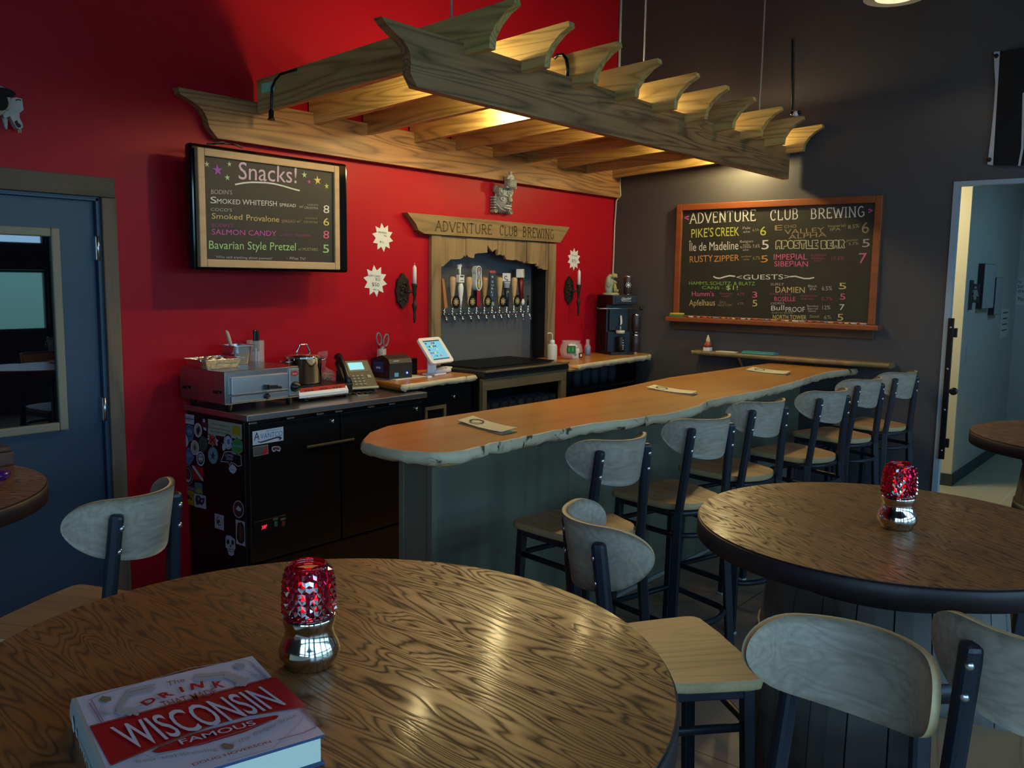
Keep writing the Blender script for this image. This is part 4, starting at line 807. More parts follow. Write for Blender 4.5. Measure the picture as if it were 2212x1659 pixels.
for lo, hi in [((dx0, dy0+.01, z1-.075), (dx1-.005, dy0+.04, z1)), ((dx1-.065, dy0+.01, .3), (dx1-.005, dy0+.04, z1-.075)), ((dx0, dy0+.01, .3), (dx0+.04, dy0+.04, z1-.075))]: b.b2(lo, hi, .002)
b.build('face_frame', M_OLIVE, dc, world=True)
b = MB(); b.b2((dx1-.005, dy0+.02, 0), (dx1, YW-.01, z1)); b.b2((dx0, dy0+.04, 0), (dx0+.004, YW-.01, z1)); b.b2((dx0, YW-.02, 0), (dx1, YW-.01, z1)); b.build('case', M_BLACK, dc, world=True)
for z in (.72, .50): MB().b2((dx0+.005, dy0+.05, z-.012), (dx1-.006, YW-.021, z)).build('shelf', M_BLACK, dc, world=True)
M_TUMB = mat('tumbler_glass', (.10, .12, .14), .04, alpha=.12, spec=.6)
tb0 = None
def tumbler(x, y, z, lab, grp, s=1):
    global tb0
    if tb0 is None:
        tb0 = MB().lathe([(.026, .0), (.036, .06), (.038, .14), (.034, .142), (.032, .06), (.022, .012), (0, .012)], 14).build('beer_glass', M_TUMB); o = tb0
    else: o = tb0.copy(); C.objects.link(o)
    o.location = (x, y, z); tag(o, lab, 'glass', grp); return o
for r_, y in enumerate((3.58, 3.68)):
    for i in range(9): tumbler(dx0+.09+i*.089+.02*r_, y, .722, 'clear beer glass on the upper shelf under the taps', 'glasses on the shelf under the taps')
for i in range(9): tumbler(dx0+.09+i*.093, 3.58, .502, 'clear beer glass on the lower shelf under the taps', 'glasses on the lower shelf under the taps')
cs = thing('corner_shelf', 'black open shelf unit below the right live edge worktop', 'shelf', (5.5, 3.8, 0))
b = MB(); b.b2((4.975, 3.58, 0), (5.0, YW-.01, WZ-.06)); b.b2((6.0, 3.58, 0), (6.03, YW-.01, WZ-.06)); b.b2((5.0, YW-.03, 0), (6.0, YW-.01, WZ-.06)); b.build('case', M_BLACK, cs, world=True)
for z in (.86, .62): MB().b2((5.0, 3.59, z-.015), (6.0, YW-.03, z)).build('shelf', M_BLACK, cs, world=True)
for r_, y in enumerate((3.68, 3.78)):
    for i in range(5): tumbler(5.32+i*.12+.03*r_, y, .8605, 'clear glass on the dark corner shelf', 'glasses on the corner shelf')
# ------------------------------------------------------------------ on the worktops
# tablet till
p = onZ(948, 800, WZ); tt = thing('tablet_till', 'white tablet till on a swivel stand at the end of the short worktop', 'tablet', (3.85, 3.72, WZ), math.radians(8))
tr = Euler((math.radians(-38), 0, 0)); 
def TT(x, y, z): return tr.to_matrix() @ Vector((x, y, z))+Vector((-.01, -.02, .155))
sc_ = MB(); w, h = .115, .092
pr = [TT(q.x, 0, q.y) for q in rrect(w*2, h*2, .022, 0, 6)]
sc_.prism(pr, TT(0, .014, 0)-TT(0, 0, 0)); sc_.build('tablet_shell', M_WHITE, tt)
M_SCR = mat('till_screen', (.05, .2, .3), .2, emit=(.20, .52, .72), es=.8)
cols = ['till_red', 'till_green', 'till_lime', 'till_dark', 'till_navy', 'till_cyan']
mats_ = [M_SCR]+[mat(k, c, .3, emit=c, es=.6) for k, c in zip(cols, [(.35, .03, .04), (.03, .4, .12), (.45, .55, .1), (.01, .02, .03), (.02, .08, .4), (.15, .35, .45)])]
b = MB(); sx, sz = .083, .070
b.poly([TT(-sx, -.001, -sz), TT(sx, -.001, -sz), TT(sx, -.001, sz), TT(-sx, -.001, sz)], 0)
b.poly([TT(-sx, -.0014, sz-.008), TT(sx, -.0014, sz-.008), TT(sx, -.0014, sz), TT(-sx, -.0014, sz)], 4); b.poly([TT(-sx, -.0014, -sz), TT(sx, -.0014, -sz), TT(sx, -.0014, -sz+.008), TT(-sx, -.0014, -sz+.008)], 4)
pat = [[4, 6, 6, 1, 4], [2, 4, 3, 4, 4], [4, 6, 0, 6, 3], [5, 1, 3, 2, 6], [6, 2, 5, 0, 1]]
for r_, row in enumerate(pat):
    for c_, k in enumerate(row):
        if k: x = -sx+.008+c_*.020; z = sz-.016-r_*.023; b.poly([TT(x, -.0018, z-.010), TT(x+.015, -.0018, z-.010), TT(x+.015, -.0018, z), TT(x, -.0018, z)], k)
b.build('screen', mats_, tt)
b = MB(); b.box((0, .02, .06), (.085, .012, .12), .005); b.box((0, .0, .006), (.12, .10, .012), .005); b.build('stand', M_WHITE, tt)
MB().box((.10, .03, .016), (.16, .07, .028), .010).build('card_reader', M_WHITE, tt)
MB().box((.165, .025, .03), (.06, .05, .012), .005).build('reader_slot', M_PAPER, tt)
o = MB().box((0, 0, .007), (.035, .022, .014), .003).build('card_dongle', M_WHITE); o.location = (3.70, 3.62, WZ); tag(o, 'small white card dongle on the worktop before the tablet till', 'dongle')
# printer, box, scissors cup
pr_ = thing('receipt_printer', 'black receipt printer with blue label behind the desk phone', 'printer', (3.545, 3.775, WZ+.006), math.radians(-4))
b = MB(); b.prism([(-.085, -.085, 0), (-.085, .085, 0), (-.085, .085, .11), (-.085, -.02, .135), (-.085, -.075, .115), (-.085, -.088, .09)], (.17, 0, 0)); b.build('body', M_PH, pr_)
b = MB(); b.poly([(-.0858, .06, .035), (-.0858, -.03, .035), (-.0858, -.03, .095), (-.0858, .06, .095)]); 
b.build('side_label', mat('label_blue', (.02, .07, .22), .5), pr_)
b = MB(); b.poly([(-.0862, .035, .055), (-.0862, -.005, .055), (-.0862, -.005, .066), (-.0862, .035, .066)]); b.build('label_mark', M_WHITE, pr_)
MB().ball((.045, -.088, .03), (.006, .003, .006)).build('power_light', mat('blue_led', (.1, .2, 1), .4, emit=(.06, .12, 1), es=6), pr_)
MB().poly([(-.05, -.0885, .012), (-.02, -.0885, .012), (-.02, -.0885, .035), (-.05, -.0885, .035)]).build('sticker', mat('cyan_sticker', (.1, .4, .55), .5), pr_)
b = MB(); text(b, 'star', (-.055, -.0862, .10), (-.01, -.0862, .10), (-.055, -.0862, .11)); b.build('maker_mark', M_WHITE, pr_)
b = MB(); b.box((0, 0, 0), (.26, .17, .005), .001); o = b.build('paper_stack', M_PAPER); o.location = (3.60, 3.755, WZ+.003); o.rotation_euler.z = .05; tag(o, 'flat white paper under the receipt printer', 'paper')
o = MB().box((0, 0, .05), (.13, .11, .10), .004).build('black_box', M_BLACK); o.location = (3.735, 3.87, WZ); tag(o, 'plain black box between printer and tablet till', 'box')
cu = thing('pen_cup', 'clear plastic cup of pens behind the receipt printer', 'cup', (3.78, 3.93, WZ+.102)); cu.location = (3.615, 3.935, WZ)
b = MB(); b.lathe([(.026, 0), (.029, .16), (.027, .16), (.024, .004)], 16); b.build('wall', mat('thin_plastic', (.9, .92, .95), .03, alpha=.22), cu)
for i, (a, kk) in enumerate(((.2, M_WHITE), (2.2, M_BLACK), (4.0, mat('pen_blue', (.1, .2, .4), .4)))): 
    o = MB().tube([(.008*math.cos(a), .008*math.sin(a), .006), (.02*math.cos(a), .02*math.sin(a), .175)], .004, 8).build('pen', kk); o.location = cu.location; tag(o, ['white', 'black', 'blue'][i]+' pen standing in the clear cup behind printer', 'pen')
ss = thing('scissors', 'grey handled scissors standing in the cup behind the printer', 'scissors', (3.605, 3.925, WZ+.02))
b = MB(); b.bar((0, 0, .0), (.012, 0, .15), .004, .012); b.bar((.01, 0, .0), (-.002, 0, .15), .004, .012); b.build('blade', M_STEEL, ss)
for cx, cz, an in ((-.022, .20, .2), (.035, .19, -.25)):
    MB().tube([(cx+.019*math.cos(a)*math.cos(an)-.036*math.sin(a)*math.sin(an), 0, cz+.019*math.cos(a)*math.sin(an)+.036*math.sin(a)*math.cos(an)) for a in [2*PI*i/20 for i in range(20)]], .0055, 8, closed=True).build('handle', mat('scissor_grey', (.16, .16, .17), .5), ss)
# squeeze bottle, jar, card, blue bottle
def at_w(px, py, z=WZ, y=None): p = onZ(px, py, z); return p
bt = thing('wash_bottle', 'white squeeze bottle with bent spout beside the tap frame', 'bottle', (5.17, 3.80, WZ))
MB().lathe([(0, 0), (.035, 0), (.037, .006), (.037, .105), (.030, .118), (.016, .122), (.016, .124)], 20).build('body', mat('milky_plastic', (.55, .55, .48), .4), bt)
MB().lathe([(.018, .120), (.018, .145), (.010, .15), (0, .15)], 16).build('cap', M_WHITE, bt)
MB().tube([(0, 0, .15), (.0, 0, .185), (-.012, 0, .198), (-.03, 0, .202), (-.06, 0, .20)], .0035, 8).build('spout', M_WHITE, bt)
jr = thing('tip_jar', 'round glass bowl of notes with green and red cards taped on', 'jar', (5.36, 3.765, WZ))
MB().lathe([(.05, .0), (.075, .02), (.088, .06), (.080, .105), (.066, .125), (.072, .137), (.068, .137), (.062, .124), (.075, .10), (.083, .06), (.07, .024), (.0, .006)], 28).build('bowl', mat('jar_glass', (.9, .92, .92), .03, alpha=.14), jr)
b = MB()
for i in range(9): b.box((R.uniform(-.035, .035), R.uniform(-.035, .035), .03+i*.009), (.06, .035, .003), rot=Euler((R.uniform(-1, 1), R.uniform(-1, 1), R.uniform(0, 3))))
b.build('banknotes', M_PAPER, jr)['kind'] = 'stuff'
def curved(b, a0, a1, z0, z1, r, m): 
    for i in range(6):
        p, q = a0+(a1-a0)*i/6, a0+(a1-a0)*(i+1)/6; b.poly([(r*math.cos(p), r*math.sin(p), z0), (r*math.cos(q), r*math.sin(q), z0), (r*math.cos(q), r*math.sin(q), z1), (r*math.cos(p), r*math.sin(p), z1)], m)
b = MB(); curved(b, PI*1.08, PI*1.32, .05, .105, .0895, 0); curved(b, PI*1.12, PI*1.17, .062, .095, .0903, 1); curved(b, PI*1.21, PI*1.27, .062, .095, .0903, 1); b.build('green_card', [mat('card_green', (.02, .10, .03), .6), mat('card_green_print', (.05, .3, .08), .6)], jr)
b = MB(); curved(b, PI*1.42, PI*1.62, .012, .052, .0885, 0); curved(b, PI*1.47, PI*1.56, .024, .042, .0895, 1); b.build('maroon_card', [mat('card_maroon', (.12, .02, .015), .6), M_PAPER], jr)
o = MB().box((0, 0, .035), (.06, .002, .07), rz=.0).box((.01, .012, .028), (.055, .002, .056)).build('card_stack', M_PAPER); o.location = (5.475, 3.80, WZ); o.rotation_euler = (-.12, 0, -.5); tag(o, 'white cards leaning upright behind the glass tip jar', 'card')
bb_ = thing('blue_bottle', 'small clear bottle of blue liquid on the corner worktop', 'bottle', (5.72, 3.86, WZ))
MB().lathe([(.026, 0), (.026, .07), (.016, .085), (.014, .11), (.016, .125), (.013, .125), (.012, .09), (.023, .07), (.023, .003)], 16).build('glass', mat('bottle_glass', (.85, .9, .95), .03, alpha=.14), bb_)
MB().lathe([(0, .004), (.022, .004), (.022, .068), (0, .069)], 14).build('blue_liquid', mat('blue_liquid', (.03, .12, .35), .3), bb_)
# can seamer with cans and figurine
sm = thing('can_seamer', 'tall black can sealing machine in the corner', 'machine', (6.02, 3.80, WZ)); M_SEAM = mat('seamer_black', (.008, .008, .010), .35); M_SEAMB = mat('seamer_navy', (.008, .012, .022), .35)
sm.rotation_euler.z = math.radians(-28)
b = MB(); b.box((0, .05, .21), (.20, .16, .42), .004); b.box((0, 0, .012), (.21, .26, .024), .004); b.build('column', M_SEAM, sm)
MB().box((0, -.01, .435), (.215, .26, .075), .006).build('head', M_SEAM, sm); MB().box((.012, -.142, .438), (.185, .006, .052), .002).build('nameplate', M_SEAMB, sm)
b = MB(); text(b, 'Oktober', (-.035, -.1458, .432), (.055, -.1458, .440), (-.030, -.1458, .455)); b.b2((-.03, -.1456, .426), (.055, -.145, .4285)); b.build('script_lettering', M_WHITE, sm)
MB().box((0, -.04, .28), (.16, .02, .18), .003).build('guard', M_SEAMB, sm); MB().box((0, -.05, .10), (.20, .03, .16), .003).build('lower_cover', M_SEAMB, sm)
MB().tube([(-.19, -.05, .365), (.20, -.05, .365)], .0055, 8).build('crossbar', M_STEEL, sm)
for x in (-.195, .205): MB().ball((x, -.05, .365), .016).build('ball_grip', M_BLACK, sm)
MB().tube([(.015, -.06, .31), (.018, -.065, .25), (.008, -.068, .235)], .008, 8).build('lever', M_WHITE, sm)
MB().lathe([(.036, .168), (.036, .192), (0, .192)], 18, (0, -.085, 0)).build('chuck', mat('cream_chuck', (.6, .57, .45), .5), sm); MB().lathe([(.006, .192), (.006, .225)], 8, (0, -.085, 0)).build('spindle', M_STEEL, sm)
cn = thing('black_can', 'black can with white print on the can seamer plate', 'can', (0, 0, 0)); cn.location = (6.02-.095*math.sin(math.radians(28)), 3.80-.095*math.cos(math.radians(28)), WZ+.025)
MB().lathe([(0, 0), (.026, 0), (.031, .008), (.031, .11), (.026, .118), (0, .118)], 18).build('body', M_BLACK, cn)
b = MB(); 
for i, (z, w_) in enumerate(((.095, .012), (.075, .022), (.055, .026), (.04, .02), (.025, .014))): b.poly([(-w_/2-.014, -.0318, z-.006), (w_/2-.014, -.0318, z-.006), (w_/2-.014, -.0318, z), (-w_/2-.014, -.0318, z)])
b.build('print', M_WHITE, cn)
def can(x, y, z, lab, rz=0, badge=True, r=.034, h=.155, grp=None):
    t_ = thing('tall_can', lab, 'can', (x, y, z), rz, grp)
    MB().lathe([(r*.86, .008), (r, .016), (r, h-.02), (r*.9, h-.012)], 24).build('body', mat('can_brown', (.045, .035, .035), .35, .3), t_)
    MB().lathe([(0, .004), (r*.78, 0), (r*.88, .012)], 24).lathe([(r*.98, h-.022), (r*.82, h-.002), (r*.80, h), (r*.74, h-.006), (0, h-.006)], 24).build('rim', M_CHROME, t_)
    if badge:
        b = MB(); U = Vector((1, 0, 0)); W_ = Vector((0, 0, 1)); c0 = Vector((0, -r-.0008, h*.52))
        star(b, c0, U, W_, .017, .007, 8, 0); 
        for j in range(8): disc(b, c0+U*.019*math.cos(PI/4*j)+W_*.019*math.sin(PI/4*j), U, W_, .0035, 0, 8)
        b.build('star_emblem', M_WHITE, t_)
    return t_
zt = WZ+.4725
can(6.055, 3.715, zt, 'dark tall can with white star emblem on top of the can seamer', math.radians(-50))
can(6.175, 3.70, WZ+.165, 'dark tall can stacked on another beside the can seamer', math.radians(-50), False, grp='cans stacked beside the seamer')
can(6.175, 3.70, WZ+.001, 'dark tall can at the bottom of stack beside the seamer', math.radians(-50), False, grp='cans stacked beside the seamer')
dg = thing('wolf_figurine', 'pale green stone figurine with animal figures on the can seamer', 'figurine', (5.94, 3.80, zt)); M_FIG = mat('figurine_stone', (.30, .33, .24), .7, noise=.45, nscale=60, bump=.4); M_FIGY = mat('figurine_ochre', (.38, .32, .12), .7, noise=.3, nscale=50)
b = MB(); b.ball((0, .01, .075), (.06, .03, .08)); b.ball((-.04, 0, .10), (.025, .025, .05)); b.lathe([(.07, 0), (.065, .012), (.05, .018), (0, .02)], 16)
for i in range(14): a = R.uniform(0, 2*PI); b.ball((.055*math.cos(a), .0, .08+.07*math.sin(a)), R.uniform(.012, .02), n=8, k=5)
b.build('rockwork', M_FIG, dg)
b = MB(); b.ball((.005, -.02, .15), (.022, .02, .018)); b.ball((.018, -.036, .143), (.010, .012, .008)); b.box((-.008, -.018, .17), (.008, .006, .016), .002); b.box((.012, -.018, .17), (.008, .006, .016), .002); b.ball((.045, -.01, .155), (.02, .016, .014)); b.build('wolf_head', M_FIGY, dg)
b = MB(); b.tube([(.03, -.03, .02), (.012, -.034, .05), (.0, -.036, .09)], [.018, .013, .008], 10); b.ball((.002, -.042, .098), (.009, .012, .008)); b.tube([(-.004, -.034, .07), (-.004, -.036, .02)], .005, 8); b.tube([(.03, -.03, .02), (.055, -.03, .022), (.06, -.03, .045)], [.008, .006, .004], 8); b.build('howling_wolf', M_FIGY, dg)
# beer taps ------------------------------------------------------------
M_MAPLE = mat('maple_handle', (.50, .34, .18), .4, noise=.12, nscale=30); M_MAPLED = mat('dark_maple_handle', (.36, .20, .09), .4, noise=.15, nscale=30)
M_GOLD = mat('antique_gold', (.60, .48, .24), .4, .4)
TZ = 1.405; TYF = NYB-.075
TP = [('plank', 195), ('badge', 300), ('white', 405), ('badge2', 510), ('eight', 608), ('badge3', 708), ('black', 806), ('badge', 900), ('swirl', 993), ('badge4', 1085), ('red', 1175), ('stub', 1265)]
TL = {'plank': 'beer tap with a slanted cedar plank handle', 'white': 'beer tap with white turned handle and square sign', 'eight': 'beer tap with figure eight handle and yellow glass emblem', 'black': 'beer tap with black square handle lettered SURLY', 'swirl': 'beer tap with white cube topped handle marked with swirls', 'red': 'beer tap with dark red handle and white box top', 'stub': 'rightmost beer tap with only a thin black stem'}
BL = ['beer tap with maple handle and gold star badge, beside the cedar plank', 'beer tap with maple handle and gold star badge left of the figure eight', 'beer tap with darker maple handle and star badge left of SURLY handle', 'beer tap with maple handle and gold star badge left of swirl cube', 'beer tap with maple handle and gold star badge left of red handle']
bi = 0
def front_x(px): return onY(px, 672, TYF-.02).x
for kd, X in TP:
    x = front_x(930+X*.1688)
    lab = TL.get(kd)
    if lab is None: lab = BL[bi]; bi += 1
    t_ = thing('beer_tap', lab, 'beer tap', (x, NYB, TZ), 0, 'beer taps in the niche')
    b = MB(); b.lathe([(.022, 0), (.022, -.006), (.012, -.010), (.011, -.035), (.013, -.055)], 14, (0, -.0, 0), axis='Y'); b.tube([(0, -.045, .0), (0, -.075, .002), (0, -.085, .012)], .012, 12); b.tube([(0, -.07, .0), (.003, -.095, -.02), (.006, -.105, -.055)], [.011, .009, .006], 10)
    b.lathe([(.013, .008), (.014, .02), (.009, .028), (.007, .045), (.009, .05), (0, .05)], 12, (0, -.08, 0)); b.build('faucet', M_CHROME, t_)
    hx, hy, h0 = 0, -.08, .05; Q = lambda dx, dz, dy=0: Vector((hx+dx, hy+dy, h0+dz))
    if kd.startswith('badge'):
        k = M_MAPLED if kd == 'badge3' else M_MAPLE
        hh = MB().lathe([(.008, 0), (.010, .03), (.014, .08), (.021, .14), (.023, .165), (.022, .17), (.023, .175), (.022, .195), (.012, .204), (0, .205)], 18, Q(0, 0)).build('handle', k, t_)
        b = MB(); disc(b, Q(.004, .035, -.030), (1, 0, 0), (0, 0, 1), .040, 0, 24, .045)
        b.lathe([(.034, 0), (.041, .0), (.041, .008), (.034, .008)], 24, Q(.004, .035, -.026), m=1, axis='Y')
        star(b, Q(.004, .035, -.0312), (1, 0, 0), (0, 0, 1), .024, .011, 8, 1)
        for j in range(8): a = PI/4*j+PI/8; disc(b, Q(.004+.022*math.cos(a), .035+.022*math.sin(a), -.0312), (1, 0, 0), (0, 0, 1), .0045, 1, 8)
        b.build('star_badge', [M_BLACK, M_GOLD], t_)
    elif kd == 'plank':
        b = MB(); b.prism([Q(-.035, .195, -.012), Q(-.012, .182, -.012), Q(.022, .0, -.012), Q(-.006, -.012, -.012)], (0, .026, 0)); b.build('handle', wood('cedar_plank', (.40, .17, .055), (.22, .08, .03), 'Z', scale=14, bands=5, rough=.5), t_)
    elif kd == 'white':
        MB().lathe([(.008, 0), (.009, .03), (.013, .05), (.012, .06), (.018, .10), (.020, .13), (.014, .155), (.010, .16)], 16, Q(0, 0)).build('handle', M_WHITE, t_)
        b = MB(); b.box(Q(-.005, .19), (.052, .03, .052), .003); b.build('square_sign', M_WHITE, t_); b = MB(); b.poly([Q(-.022, .20, -.0155), Q(.012, .20, -.0155), Q(.012, .212, -.0155), Q(-.022, .212, -.0155)]); b.poly([Q(-.022, .176, -.0155), Q(.012, .176, -.0155), Q(.012, .181, -.0155), Q(-.022, .181, -.0155)]); b.build('sign_print', mat('sign_navy', (.03, .06, .22), .5), t_)
        b = MB(); b.tube([Q(-.008, .214), Q(-.012, .26)], .008, 8); b.prism([Q(-.035, .255, -.006), Q(-.004, .255, -.006), Q(-.004, .268, -.006), Q(.006, .277, -.006), Q(-.006, .292, -.006), Q(-.01, .282, -.006), Q(-.035, .286, -.006), Q(-.033, .27, -.006)], (0, .012, 0)); b.build('topper', M_WHITE, t_)
    elif kd == 'eight':
        b = MB(); b.box(Q(.004, .055), (.034, .034, .11), .003); b.build('handle', mat('handle_red', (.32, .01, .03), .4), t_); b = MB(); b.poly([Q(-.0134, .0, .017), Q(-.0134, .0, -.017), Q(-.0134, .11, -.017), Q(-.0134, .11, .017)]); b.build('handle_side', M_BLACK, t_)
        def eight(s_, yy, m, b):
            pr = [Q(.0+.030*s_*math.sin(a), .245+.036*s_*math.cos(a), yy) for a in [math.radians(q) for q in range(-125, 126, 12)]]+[Q(.002+.034*s_*math.sin(a), .16+.050*s_*math.cos(a), yy) for a in [math.radians(q) for q in range(55, 306, 12)]]
            return pr
        b = MB(); b.prism(eight(1, -.02, 0, b), (0, .04, 0)); b.build('figure_eight', mat('eight_shell', (.55, .62, .68), .35), t_)
        b = MB(); y_ = -.0212
        b.tube([Q(.0+.018*math.sin(a), .248+.022*math.cos(a), y_) for a in [math.radians(q) for q in range(-140, 141, 14)]]+[Q(.014*math.sin(a)+.0, .165+.045*math.cos(a), y_) for a in [math.radians(q) for q in range(40, 321, 14)]], .003, 6, m=0, closed=True)
        b.poly([Q(-.010, .122, y_-.001), Q(.012, .122, y_-.001), Q(.014, .155, y_-.001), Q(-.011, .155, y_-.001)], 1); disc(b, Q(0, .182, y_-.001), (1, 0, 0), (0, 0, 1), .011, 1); disc(b, Q(0, .250, y_-.001), (1, 0, 0), (0, 0, 1), .008, 2, 16, .013); b.build('emblem', [M_BLACK, mat('emblem_yellow', (.65, .48, .06), .5), mat('emblem_red', (.5, .08, .08), .5)], t_)
    elif kd == 'black':
        MB().box(Q(0, .02), (.026, .026, .035), .004).build('ferrule', mat('clear_ferrule', (.25, .33, .35), .2), t_)
        M45 = Euler((0, 0, PI/4)); b = MB(); b.box(Q(0, .135), (.044, .044, .20), .002, rot=M45); b.build('handle', M_BLACK, t_); MB().box(Q(0, .241), (.0445, .0445, .018), .001, rot=M45).build('red_top', mat('cap_red', (.45, .03, .02), .4), t_)
        b = MB(); e = .0316
        for sgn, u in ((-1, Vector((.7071, -.7071, 0))), (1, Vector((.7071, .7071, 0)))):
            nrm = Vector((sgn*.7071, -.7071, 0)); fc = nrm*.0226
            for i, ch in enumerate('SURLY'): zc = .165-i*.024; text(b, ch, Q(0, zc)+fc-u*.007, Q(0, zc)+fc+u*.007, Q(0, zc+.015)+fc-u*.007)
            star(b, Q(0, .207)+fc, u, Vector((0, 0, 1)), .012, .004, 5)
        b.build('lettering', mat('surly_white', (.6, .58, .55), .5), t_)
    elif kd == 'swirl':
        MB().tube([Q(.004, -.005), Q(.0, .06), Q(-.004, .13)], [.012, .016, .019], 12).build('handle', mat('navy_handle', (.012, .02, .035), .25), t_)
        MB().lathe([(.020, .128), (.024, .165), (.026, .166), (.026, .172), (0, .172)], 16, Q(-.002, 0)).build('cup', M_WHITE, t_)
        b = MB(); rot_ = Euler((0, 0, math.radians(35))); b.box(Q(-.004, .205), (.056, .056, .058), .003, rot=rot_); b.build('cube', M_WHITE, t_)
        b = MB(); 
        for un, nn in ((rot_.to_matrix() @ Vector((1, 0, 0)), rot_.to_matrix() @ Vector((0, -1, 0))), (rot_.to_matrix() @ Vector((0, -1, 0)), rot_.to_matrix() @ Vector((-1, 0, 0)))):
            ribbon(b, [Q(-.004, .205)+nn*.0286+un*(.003+.0028*a)*math.cos(a)+Vector((0, 0, 1))*(.003+.0028*a)*math.sin(a) for a in [i*.45 for i in range(13)]]+[Q(-.004, .178)+nn*.0286+un*.004], .005, nn, 0, .0006)
        b.build('swirl_mark', M_BLACK, t_)
    elif kd == 'red':
        MB().tube([Q(.008, .03), Q(-.002, .12), Q(-.008, .20)], [.015, .018, .02], 4).build('handle', mat('oxblood_handle', (.14, .012, .012), .35), t_)
        MB().ball(Q(.012, .025, -.01), (.016, .01, .024)).build('foot_medallion', M_WHITE, t_)
        rot_ = Euler((0, 0, math.radians(25))); b = MB(); b.box(Q(-.012, .235), (.058, .05, .064), .003, rot=rot_); b.build('box_top', M_WHITE, t_)
        b = MB(); un, nn = rot_.to_matrix() @ Vector((1, 0, 0)), rot_.to_matrix() @ Vector((0, -1, 0)); c0 = Q(-.012, .235)+nn*.0256; Zv = Vector((0, 0, 1))
        text(b, 'BREWING', c0-un*.022+Zv*.012, c0+un*.022+Zv*.012, c0-un*.022+Zv*.022); ribbon(b, [c0-un*.026+Zv*.006, c0+un*.026+Zv*.006], .003, nn); disc(b, c0-Zv*.01, un, Zv, .005); b.build('print', M_BLACK, t_)
    else: MB().tube([Q(-.006, 0), Q(-.008, .075)], .0045, 8).tube([Q(.006, 0), Q(.005, .075)], .0045, 8).build('stem', M_BLACK, t_)
# ------------------------------------------------------------------ charcoal wall
cbd = thing('beer_chalkboard', 'large menu chalkboard in reddish wooden frame on the charcoal wall', 'chalkboard', (XW-.03, 2.62, 1.37))
cx_ = XW-.04; ya, yb, za, zb = 3.388, 1.842, 1.372, 2.242; t = .048
M_CHERRY = wood('cherry_frame', (.27, .075, .022), (.14, .036, .012), 'Y', scale=6, bands=5, rough=.45, line=.35)
b = MB()
frame4(b, 'Y', cx_, XW-.001, yb, ya, za, zb, t, t, t, .012, .004)
b.build('frame', M_CHERRY, cbd, world=True)
MB().b2((XW-.022, yb+.02, za), (XW-.002, ya-.02, zb-.02)).build('slate', mat('green_slate', (.020, .023, .019), .55, noise=.35, nscale=5), cbd, world=True)
MB().b2((XW-.11, 1.80, 1.335), (XW-.001, 3.418, 1.371), .006).build('chalk_tray', M_CHERRY, cbd, world=True)
MB().b2((XW-.026, 1.85, 1.272), (XW-.001, 3.392, 1.335), .003).build('lower_rail', wood('dark_walnut_rail', (.085, .045, .026), (.04, .02, .012), 'Y', scale=6, bands=5, rough=.5), cbd, world=True)
Z8 = (1420, 400, .23508); PB = PX(XW-.022)
